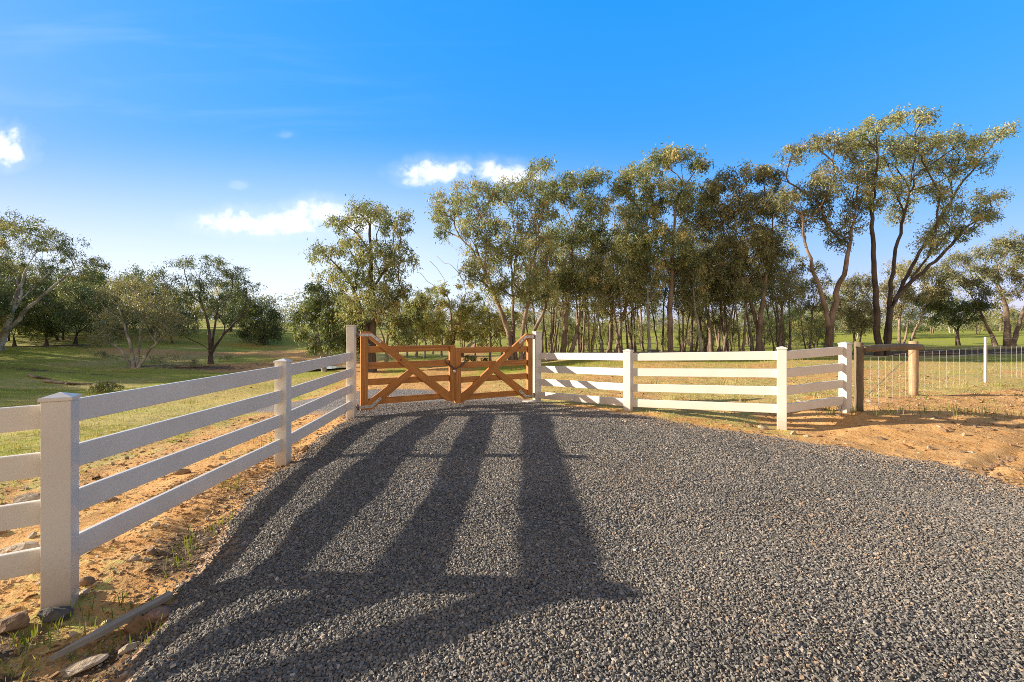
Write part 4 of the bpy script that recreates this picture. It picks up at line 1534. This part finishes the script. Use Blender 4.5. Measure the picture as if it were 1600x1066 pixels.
hero("brown gum with paired crowns just right of the right gate post", (885, 557), 30.5,
     [(892, 282, 34, 15), (930, 275, 24, 14), (870, 306, 28, 20), (922, 322, 34, 26), (888, 366, 38, 28), (940, 372, 24, 30), (905, 424, 38, 34), (870, 440, 26, 26), (860, 285, 14, 10)],
     'gum', 'bark', 8, [[(880, 557), (884, 500), (892, 430), (897, 360)], [.7, (890, 557), (905, 500), (920, 440), (926, 380)]], base_r=.22)
hero("dense brown gum left of the straight brown gum in the grove", (955, 557), 33,
     [(958, 320, 22, 14), (985, 345, 30, 20), (950, 390, 32, 26), (985, 420, 38, 30), (945, 450, 32, 28), (1000, 470, 30, 24, .8), (965, 480, 26, 20, .7)],
     'gum_brown', 'bark', 9, [[(952, 557), (955, 500), (958, 440), (955, 380)], [-.7, (962, 557), (972, 500), (985, 440)]], base_r=.21, dens=1.7)
hero("dark leafy gum on three stems at the centre of the grove", (1120, 557), 33,
     [(1100, 360, 30, 22), (1085, 420, 36, 30), (1130, 440, 36, 34), (1110, 480, 40, 24, .8), (1070, 470, 26, 22, .7)],
     'gum_brown', 'bark', 10, [[(1112, 557), (1108, 500), (1095, 440)], [.6, (1122, 557), (1125, 500), (1128, 450)], [-.6, (1128, 557), (1140, 505), (1150, 460)]], base_r=.17, dens=1.6)
# --- middle: behind the gate
hero("full rounded gum on one dark trunk behind the left gate leaf", (581, 574), 27,
     [(578, 326, 42, 17), (540, 346, 30, 15), (616, 346, 28, 22), (508, 392, 28, 13), (560, 386, 42, 24), (616, 396, 28, 24), (640, 404, 12, 8), (540, 428, 44, 18), (592, 436, 42, 28), (622, 462, 24, 22), (560, 474, 36, 26), (525, 462, 22, 18), (598, 478, 26, 20, .8)],
     'gum', 'bark_dark', 11, [[(581, 574), (582, 520), (583, 460), (578, 400), (578, 350)], [.5, (582, 540), (566, 490), (548, 440)]], bs=1.2, per=90, leaf=.18, base_r=.26, cr=.42)
hero("pale trunked young gum seen beyond the left white gate post", (507, 587), 27.5,
     [(490, 448, 18, 10), (496, 472, 28, 16), (480, 498, 24, 16), (512, 500, 24, 20), (470, 522, 12, 14), (520, 532, 16, 16), (490, 535, 16, 14, .7)],
     'gum_dark', 'bark_pale', 12, [[(507, 587), (502, 550), (496, 520), (492, 490)], [.4, (505, 570), (514, 540), (518, 510)]], base_r=.15, cr=.38)
hero("dark leafy gum half hidden by the left white gate post", (544, 578), 30,
     [(540, 488, 24, 22), (556, 510, 26, 24), (532, 525, 20, 22), (552, 540, 20, 14)],
     'gum_dark', 'bark_dark', 13, [[(544, 578), (545, 545), (547, 510)]], base_r=.17, cr=.42)
hero("pale forked gum between the dark trunked gum and the top gate rail", (607, 572), 30,
     [(610, 500, 26, 16, .8), (640, 490, 20, 20), (628, 520, 24, 18), (655, 470, 14, 18)],
     'gum', 'bark_pale', 14, [[(603, 572), (604, 545), (606, 525), (622, 505)], [.3, (606, 560), (600, 530), (590, 505)]], base_r=.14, cr=.38)
hero("sparse young gum with bare upper branches above the gate's meeting stiles", (706, 563), 31,
     [(690, 455, 24, 14, .6), (705, 480, 34, 22, .8), (735, 500, 30, 26), (672, 500, 22, 24), (705, 520, 40, 18), (745, 465, 16, 14, .6), (725, 440, 18, 10, .5)],
     'gum_gold', 'bark', 15, [[(706, 563), (706, 520), (702, 470)], [.4, (706, 545), (716, 500), (728, 460)]], base_r=.15, cr=.36, dens=1.3, bare_px=[(672, 408), (682, 400), (695, 412), (660, 430), (706, 415), (716, 405), (650, 425), (735, 425), (690, 430), (668, 440), (700, 440), (724, 418)])
hero("golden young gum behind the right gate leaf", (764, 563), 30,
     [(760, 490, 22, 20), (775, 515, 26, 18), (745, 520, 22, 16), (790, 495, 20, 18), (760, 535, 18, 8, .7)],
     'gum_gold', 'bark', 16, [[(766, 563), (766, 520), (764, 490)]], base_r=.10, cr=.38, dens=1.1)
hero("low golden leaved gum behind the middle of the left gate leaf", (652, 560), 37,
     [(655, 500, 26, 20), (640, 520, 24, 16), (672, 518, 24, 16), (655, 478, 14, 12, .7)],
     'gum_gold', 'bark_pale', 17, [[(650, 560), (652, 530), (655, 505)]], base_r=.12, cr=.42, dens=1.1)
# --- left paddock
hero("spreading pale limbed gum at the left edge of the picture", (-2, 552), 42,
     [(22, 350, 55, 20), (-40, 356, 60, 30), (72, 368, 44, 20), (105, 388, 30, 18), (140, 404, 26, 12), (158, 414, 14, 8), (40, 388, 46, 18), (-30, 410, 55, 30), (90, 412, 36, 12), (130, 436, 24, 10), (20, 420, 30, 14, .7), (60, 440, 30, 10, .6), (-80, 400, 40, 30)],
     'gum_dark', 'bark_pale', 18, [[(-2, 552), (12, 505), (26, 460), (42, 420)], [.5, (6, 525), (34, 490), (72, 458), (108, 428)], [-1, (-4, 545), (-22, 480), (-36, 430)]], base_r=.34, cr=.6, per=110, leaf=.21, dens=1.7, fl=.7, wander=.12)
hero("flat topped gum with a slim forked trunk alone in the left paddock", (329, 572), 40,
     [(284, 408, 30, 10), (328, 408, 36, 12), (364, 424, 32, 14), (386, 446, 22, 14), (332, 432, 42, 18), (292, 436, 26, 11), (356, 462, 34, 14), (304, 462, 26, 13), (400, 470, 26, 12), (335, 482, 36, 12, .6), (300, 495, 26, 10, .7), (385, 492, 22, 10, .6), (285, 520, 12, 8)],
     'gum_dark', 'bark_dark', 19, [[(329, 572), (329, 540), (325, 505), (312, 465)], [.8, (330, 552), (336, 510), (342, 470)], [-.6, (331, 550), (350, 520), (372, 500)]], base_r=.22, cr=.48, per=95, leaf=.18, dens=1.7, fl=.75)
hero("low spreading gum with pale fanning limbs in the left paddock", (212, 576), 38,
     [(208, 440, 44, 14), (180, 460, 36, 20), (250, 464, 32, 22), (215, 476, 52, 24), (165, 498, 24, 22), (272, 500, 24, 22), (178, 522, 32, 14), (256, 522, 28, 12), (225, 500, 36, 16, .8), (150, 530, 16, 12)],
     'gum_brown', 'bark_pale', 20, [[(209, 576), (205, 545), (195, 510), (185, 480)], [.7, (214, 576), (218, 540), (222, 500)], [-.7, (216, 573), (235, 545), (262, 520)], [.2, (208, 573), (190, 548), (165, 528)]], base_r=.17, cr=.48, per=95, leaf=.18, dens=1.8)
hero("dense low gum on the far rise right of the flat topped paddock gum", (412, 545), 60,
     [(395, 474, 26, 14), (380, 492, 26, 18), (415, 492, 24, 18), (432, 515, 16, 16), (395, 520, 28, 16), (412, 508, 24, 14)],
     'gum_dark', 'bark_dark', 21, None, base_r=.3, cr=.75, per=150, leaf=.28)
for i, (bx, by, d, bl, lab, mt) in enumerate((
        (72, 556, 47, [(60, 470, 34, 20), (90, 490, 36, 22), (50, 500, 30, 20), (80, 510, 26, 14)], "dark rounded gum beneath the spreading gum at the left edge", 'gum_dark'),
        (118, 556, 50, [(120, 450, 36, 18), (150, 470, 34, 24), (110, 485, 34, 24), (150, 505, 32, 20), (170, 480, 18, 20)], "dark leaning gum between the left edge gum and the low spreading gum", 'gum'),
        (22, 556, 50, [(20, 470, 30, 24), (30, 500, 30, 20), (-10, 490, 30, 24)], "dark gum directly behind the spreading gum's pale trunk", 'gum_dark'),
        (268, 548, 56, [(262, 490, 24, 18), (285, 505, 24, 18), (245, 510, 22, 14)], "brownish gum between the low spreading gum and the flat topped gum", 'gum_brown'))):
    hero(lab, (bx, by), d, bl, mt, 'bark_dark', 30 + i, None, base_r=.2, cr=.65, per=130, leaf=.24)
# --- right edge
hero("dark low gum with a flat crown beyond the wire fence", (1497, 553), 42,
     [(1495, 478, 44, 16), (1452, 472, 30, 16), (1532, 476, 28, 12), (1478, 496, 30, 10), (1515, 496, 22, 8)], 'gum_dark', 'bark_dark', 40, [[(1497, 553), (1496, 525), (1498, 505)]], base_r=.2, cr=.5, leaf=.2)
hero("flat topped gum with several limbs at the right edge of the picture", (1580, 555), 38,
     [(1582, 376, 32, 14), (1545, 392, 26, 12), (1605, 400, 34, 22), (1560, 424, 34, 16), (1610, 440, 34, 20), (1530, 418, 18, 10), (1640, 390, 40, 30), (1575, 455, 26, 10, .6)],
     'gum_brown', 'bark', 41, [[(1576, 555), (1574, 520), (1572, 480), (1560, 445)], [.8, (1582, 555), (1592, 510), (1606, 465)]], base_r=.3, cr=.52, leaf=.2)
hero("slim leaning gum just left of the flat topped gum at the right edge", (1556, 552), 41,
     [(1500, 404, 24, 10), (1520, 440, 26, 12), (1490, 432, 22, 12), (1540, 455, 20, 10), (1478, 410, 14, 8)], 'gum_brown', 'bark', 42, [[(1556, 552), (1545, 515), (1530, 480)]], base_r=.2, cr=.5, leaf=.2)
hero("reddish many stemmed gum behind the round timber post", (1412, 552), 42,
     [(1420, 420, 36, 16), (1460, 430, 34, 14), (1400, 450, 32, 18), (1440, 460, 36, 16), (1470, 455, 18, 14), (1395, 480, 20, 14, .7)], 'gum_brown', 'bark', 43, [[(1405, 552), (1405, 510), (1408, 470)], [.6, (1412, 552), (1418, 510), (1428, 470)], [-.5, (1418, 552), (1430, 515), (1448, 475)]], base_r=.17, cr=.5, leaf=.2)
hero("bushy gum between the leaning gum and the tallest grove tree", (1340, 552), 40,
     [(1340, 445, 30, 20), (1325, 480, 30, 22), (1352, 490, 26, 22), (1335, 510, 26, 12)], 'gum_brown', 'bark_dark', 44, [[(1336, 552), (1334, 520), (1328, 490)], [.4, (1342, 552), (1346, 520), (1352, 485)]], base_r=.13, cr=.48, leaf=.2)

# --- generic slender gums: a few meshes, copied with their parts
VAR = []


def generic(h, w, nst, leafm, barkm, seed, low=.35, per=150, cr=.6, leaf=.22):
    rng = np.random.default_rng(seed)
    stems, cl = [], []
    for s in range(nst):
        a = 2 * np.pi * (s + rng.uniform(0, .5)) / nst
        e = np.array([math.cos(a), math.sin(a), 0]) * w * (.24 if nst > 1 else .06)
        b0 = np.array([math.cos(a), math.sin(a), 0]) * (.18 if nst > 1 else 0)
        hh = h * rng.uniform(.8, .98)
        stems.append([b0 + np.array([0, 0, -.05]), b0 + e * .35 + np.array([0, 0, hh * .33]), b0 + e * .75 + np.array([0, 0, hh * .62])])
        n = int(44 / nst ** .55)
        for k in range(n):
            t = rng.uniform(low, 1)
            rr = w * .5 * math.sin(math.pi * min(1, (t - low) / (1 - low) * .8 + .18)) * rng.uniform(.2, 1) ** .6
            q = rng.uniform(0, 2 * np.pi)
            cl.append(b0 + e * (.4 + .9 * t) + np.array([math.cos(q) * rr, math.sin(q) * rr, hh * t]))
    o = build_tree("gum_tree", None, (0, 0, 0), cl, cr, stems, M[leafm], M[barkm], seed, None, cl[::5], per, leaf, .075 + .010 * h / nst)
    return o


for i, (h, w, ns, lm, bm_, low) in enumerate(((10.5, 3.2, 2, 'gum', 'bark', .5), (9.5, 3.0, 3, 'gum_brown', 'bark', .48), (9, 2.8, 1, 'gum', 'bark_pale', .4), (8, 3.6, 2, 'gum_gold', 'bark', .3), (7, 5.0, 2, 'gum_dark', 'bark_dark', .25), (11, 6.0, 2, 'gum', 'bark_pale', .4))):
    VAR.append(generic(h, w, ns, lm, bm_, 400 + i, low, cr=.44 if w < 4 else .62, per=80 if w < 4 else 150, leaf=.20 if w < 4 else .22))
used_var = set()


def plant(v, px, d, s, rz, label, group, X=None, sz=None, tl=.10):
    X = (px - CX) * d / F if X is None else X
    o = VAR[v]
    if v in used_var:
        o = copy_tree(o)
    used_var.add(v)
    o.location = (X, d, zg1(X, d) - .05)
    o.rotation_euler = (0, 0, rz)
    o.rotation_euler = (tl * math.sin(rz * 3), tl * math.cos(rz * 5), rz)
    o.scale = (s, s, s if sz is None else sz)
    tag(o, label, "tree", group)
    return o


rg = np.random.default_rng(99)
GROVE = [(862, 31, 1, .85), (903, 33, 0, .9), (925, 30, 1, .8), (940, 36, 2, .9), (972, 31, 0, .85), (992, 34, 1, .95), (1012, 31, 2, .9), (1030, 36, 0, .9), (1066, 32, 1, .85), (1082, 35, 0, .95), (1098, 31, 2, .85), (1142, 34, 1, .95),
         (1158, 31, 0, .8), (1172, 36, 2, .95), (1212, 32, 1, .9), (1230, 35, 0, .9), (1262, 37, 1, .9), (842, 35, 0, .9), (862, 37, 0, 1.12), (908, 38, 0, 1.15), (984, 37, 1, 1.2), (1108, 37, 1, 1.2), (1225, 38, 0, 1.12), (1130, 39, 0, 1.0), (1000, 40, 0, 1.0)]
for (px, d, v, s) in GROVE:
    sec = "slender brown gum in the grove behind the fence panel next to the gate" if px < 980 else ("slender brown gum in the grove behind the long middle fence panel" if px < 1215 else "slender brown gum in the grove behind the right fence's corner post")
    plant(v, px + rg.uniform(-4, 4), d + rg.uniform(-.8, .8), s, rg.uniform(0, 6.28), sec, sec.replace("slender brown gum", "slender gums"))
for (px, d, v, s) in ((622, 36, 2, .62), (636, 39, 2, .6), (664, 36, 2, .65), (690, 38, 2, .62), (676, 42, 2, .7), (722, 36, 1, .6), (742, 40, 2, .65), (784, 38, 2, .65), (650, 45, 2, .7), (832, 40, 1, .75), (575, 40, 2, .6)):
    lf = px < 707
    plant(v, px, d, s, rg.uniform(0, 6.28), "slim pale trunked young gum behind the left gate leaf" if lf else "slim young gum behind the right gate leaf", "young gums behind the left gate leaf" if lf else "young gums behind the right gate leaf")
for i in range(22):
    px = 1075 + i * 14 + rg.uniform(-6, 6) if i < 16 else 850 + (i - 16) * 17 + rg.uniform(-6, 6)
    v = int(rg.choice([4, 0, 1, 4, 3]))
    plant(v, px, rg.uniform(44, 58), rg.uniform(.5, .85), rg.uniform(0, 6.28), "bushy gum in the second row, behind the grove's slender trunks", "gums in the second row behind the grove")
for i in range(20):
    px = 866 + i * 22 + rg.uniform(-8, 8)
    if 960 < px < 1040 and i % 2:
        continue
    plant(3, px, rg.uniform(33, 41), rg.uniform(.22, .42), rg.uniform(0, 6.28), "low leafy gum sapling between the trunks of the grove", "saplings among the grove's trunks")
# far trees beyond the paddocks, each one its own
for i in range(46):
    px = -60 + i * 37 + rg.uniform(-12, 12)
    if 430 < px < 470:
        continue
    d = rg.uniform(72, 105) if px < 600 or px > 1240 else rg.uniform(85, 120)
    if px < 150:
        d = rg.uniform(62, 80)
    v = int(rg.choice([4, 5, 1, 3]))
    s = rg.uniform(.75, 1.15)
    if 600 < px < 1240:
        s *= .75
    sec = ("far tree on the rise behind the left paddock" if px < 520 else ("far tree beyond the green field behind gate and grove" if px < 1240 else "far tree beyond the wire fence at the right"))
    plant(v, px, d, s, rg.uniform(0, 6.28), sec, sec.replace("far tree", "far trees"))
for (px, d, v, s) in ((-30, 58, 4, 1.5), (35, 60, 4, 1.4), (95, 57, 4, 1.3), (140, 62, 4, 1.5), (185, 58, 4, 1.2), (235, 64, 4, 1.4), (60, 66, 4, 1.6), (290, 68, 4, 1.2), (170, 70, 4, 1.5), (360, 72, 4, 1.2), (10, 54, 4, 1.2)):
    plant(v, px, d, s, px * .37, "dark bushy gum in the belt behind the left paddock's front trees", "gums in the belt behind the left paddock's front trees")
# trees out of frame at the left that throw the long shadows across the left paddock
for (X, Y, v, s) in ((-62, 30, 5, 1.2), (-57, 21, 5, 1.0), (-70, 36, 5, 1.3), (-45, 27, 4, 1.0), (-75, 47, 5, 1.2), (-52, 15, 4, .9), (-64, 55, 5, 1.1), (-44, 21, 5, 1.0), (-40, 17.5, 4, 1.1), (-47, 25, 4, 1.2), (-42, 31, 5, .9), (-36, 14.5, 4, .8), (-38, 23.5, 4, .9), (-50, 33, 5, 1.1), (-46, 37, 4, 1.3), (-56, 41, 5, 1.2), (-60, 50, 5, 1.3), (-44, 34, 4, 1.1), (-70, 60, 5, 1.4), (-39, 19.0, 4, 1.1), (-41, 28.5, 4, 1.2), (-49, 38, 4, 1.4), (-62, 46, 4, 1.6)):
    plant(v, 0, Y, s, X * .7, "gum out of view at the left throwing its shadow over the paddock", "gums outside the left of the view", X=X)

# distant wood behind everything: one mass
cw, rw, tw_ = [], [], []
gw = np.random.default_rng(808)
for i in range(900):
    a = gw.uniform(-1.25, 1.25)
    d = gw.uniform(125, 190)
    X = a * d
    z = zg1(X, d)
    h = gw.uniform(2.5, 7) * (.8 if 900 < CX + a * F < 1010 else (1.5 if a < -.35 else 1.0))
    for k in range(3):
        cw.append((X + gw.normal(0, 1.6), d + gw.normal(0, 1.6), z + h * (.25 + .33 * k)))
        rw.append((2.2, 2.2, 1.4))
        tw_.append(np.clip(gw.normal(.4, .15), 0, 1))
wm = leaf_mesh("distant_wood", np.array(cw), np.array(rw), np.array(tw_), 42, .75, gw, .5)
wood = link("distant_wood", wm, M['gum_brown'])
tag(wood, "hazy olive wood closing the view along the horizon", "wood", kind='stuff')


# ------------------------------------------------------------------ shrubs and fallen wood
def shrub(label, px, py, d, w, h, leafm, seed, per=60, n=9, bare=False, group=None):
    rng = np.random.default_rng(seed)
    X = (px - CX) * d / F
    cl = [np.array([rng.normal(0, w * .28), rng.normal(0, w * .28), h * rng.uniform(.35, .9)]) for _ in range(n)]
    return build_tree("shrub", label, (X, d, zg1(X, d)), cl, w * .2, [[np.array([0, 0, -.03]), np.array([0, 0, h * .2])]], M[leafm], M['bark'], seed, group, (), per, .12, .03, None, .006, "shrub")


shrub("small dark rounded bush on the grass behind the right gate leaf", 735, 566, 29, .9, .6, 'gum_dark', 601, 110)
shrub("tiny dark bush right of the rounded bush behind the right gate leaf", 757, 567, 29, .45, .4, 'gum_dark', 602, 60, 5)
shrub("thin twiggy shrub on the green grass of the left paddock", 158, 600, 19, .8, .45, 'gum_gold', 603, 14, 10)
shrub("smaller twiggy shrub right of the thin twiggy shrub", 173, 599, 19.5, .5, .4, 'gum_gold', 604, 12, 7)
for i, (px, py, d, w, h) in enumerate(((250, 562, 41, 1.6, .7), (275, 560, 42, 2, .7), (300, 566, 39, 1.2, .6), (160, 563, 42, 1.5, .6), (395, 540, 58, 2.6, 1.0), (310, 535, 62, 3, 1.2), (350, 560, 42, 1.2, .5))):
    shrub("low brown scrub bush among the gums of the left paddock", px, py, d, w, h, 'gum_brown', 610 + i, 50, 8, group="scrub bushes in the left paddock")
for i, (px, d, L, rz) in enumerate(((1265, 30, 2.6, .2), (1180, 29.5, 2.2, -.1), (1080, 29.3, 1.8, .1), (930, 29, 2.4, .05), (880, 28.6, 1.9, -.2), (1420, 30, 2.5, .1), (1470, 31, 2.0, -.2), (300, 38, 2.5, .3), (105, 24, 2.4, .1), (60, 25, 1.8, -.3))):
    X = (px - CX) * d / F
    b = MB()
    pts = [Vector((math.cos(rz) * L * (t - .5), math.sin(rz) * L * (t - .5) + .12 * math.sin(5 * t + i), zg1(X + math.cos(rz) * L * (t - .5), d + math.sin(rz) * L * (t - .5)) + .06)) for t in np.linspace(0, 1, 7)]
    b.tube(pts, [.09, .085, .08, .075, .06, .05, .03], 7)
    m2 = pts[3]
    b.tube([m2, m2 + Vector((.3, -.2, .03)), m2 + Vector((.6, -.35, .06))], [.05, .035, .015], 5)
    o = b.build("fallen_branch", M['bark'])
    o.location = (X, d, 0)
    lf = px < 500
    tag(o, "grey brown fallen branch on the ground of the left paddock" if lf else "brown fallen branch on the leaf litter under the grove", "branch", "fallen branches in the left paddock" if lf else "fallen branches under the grove")
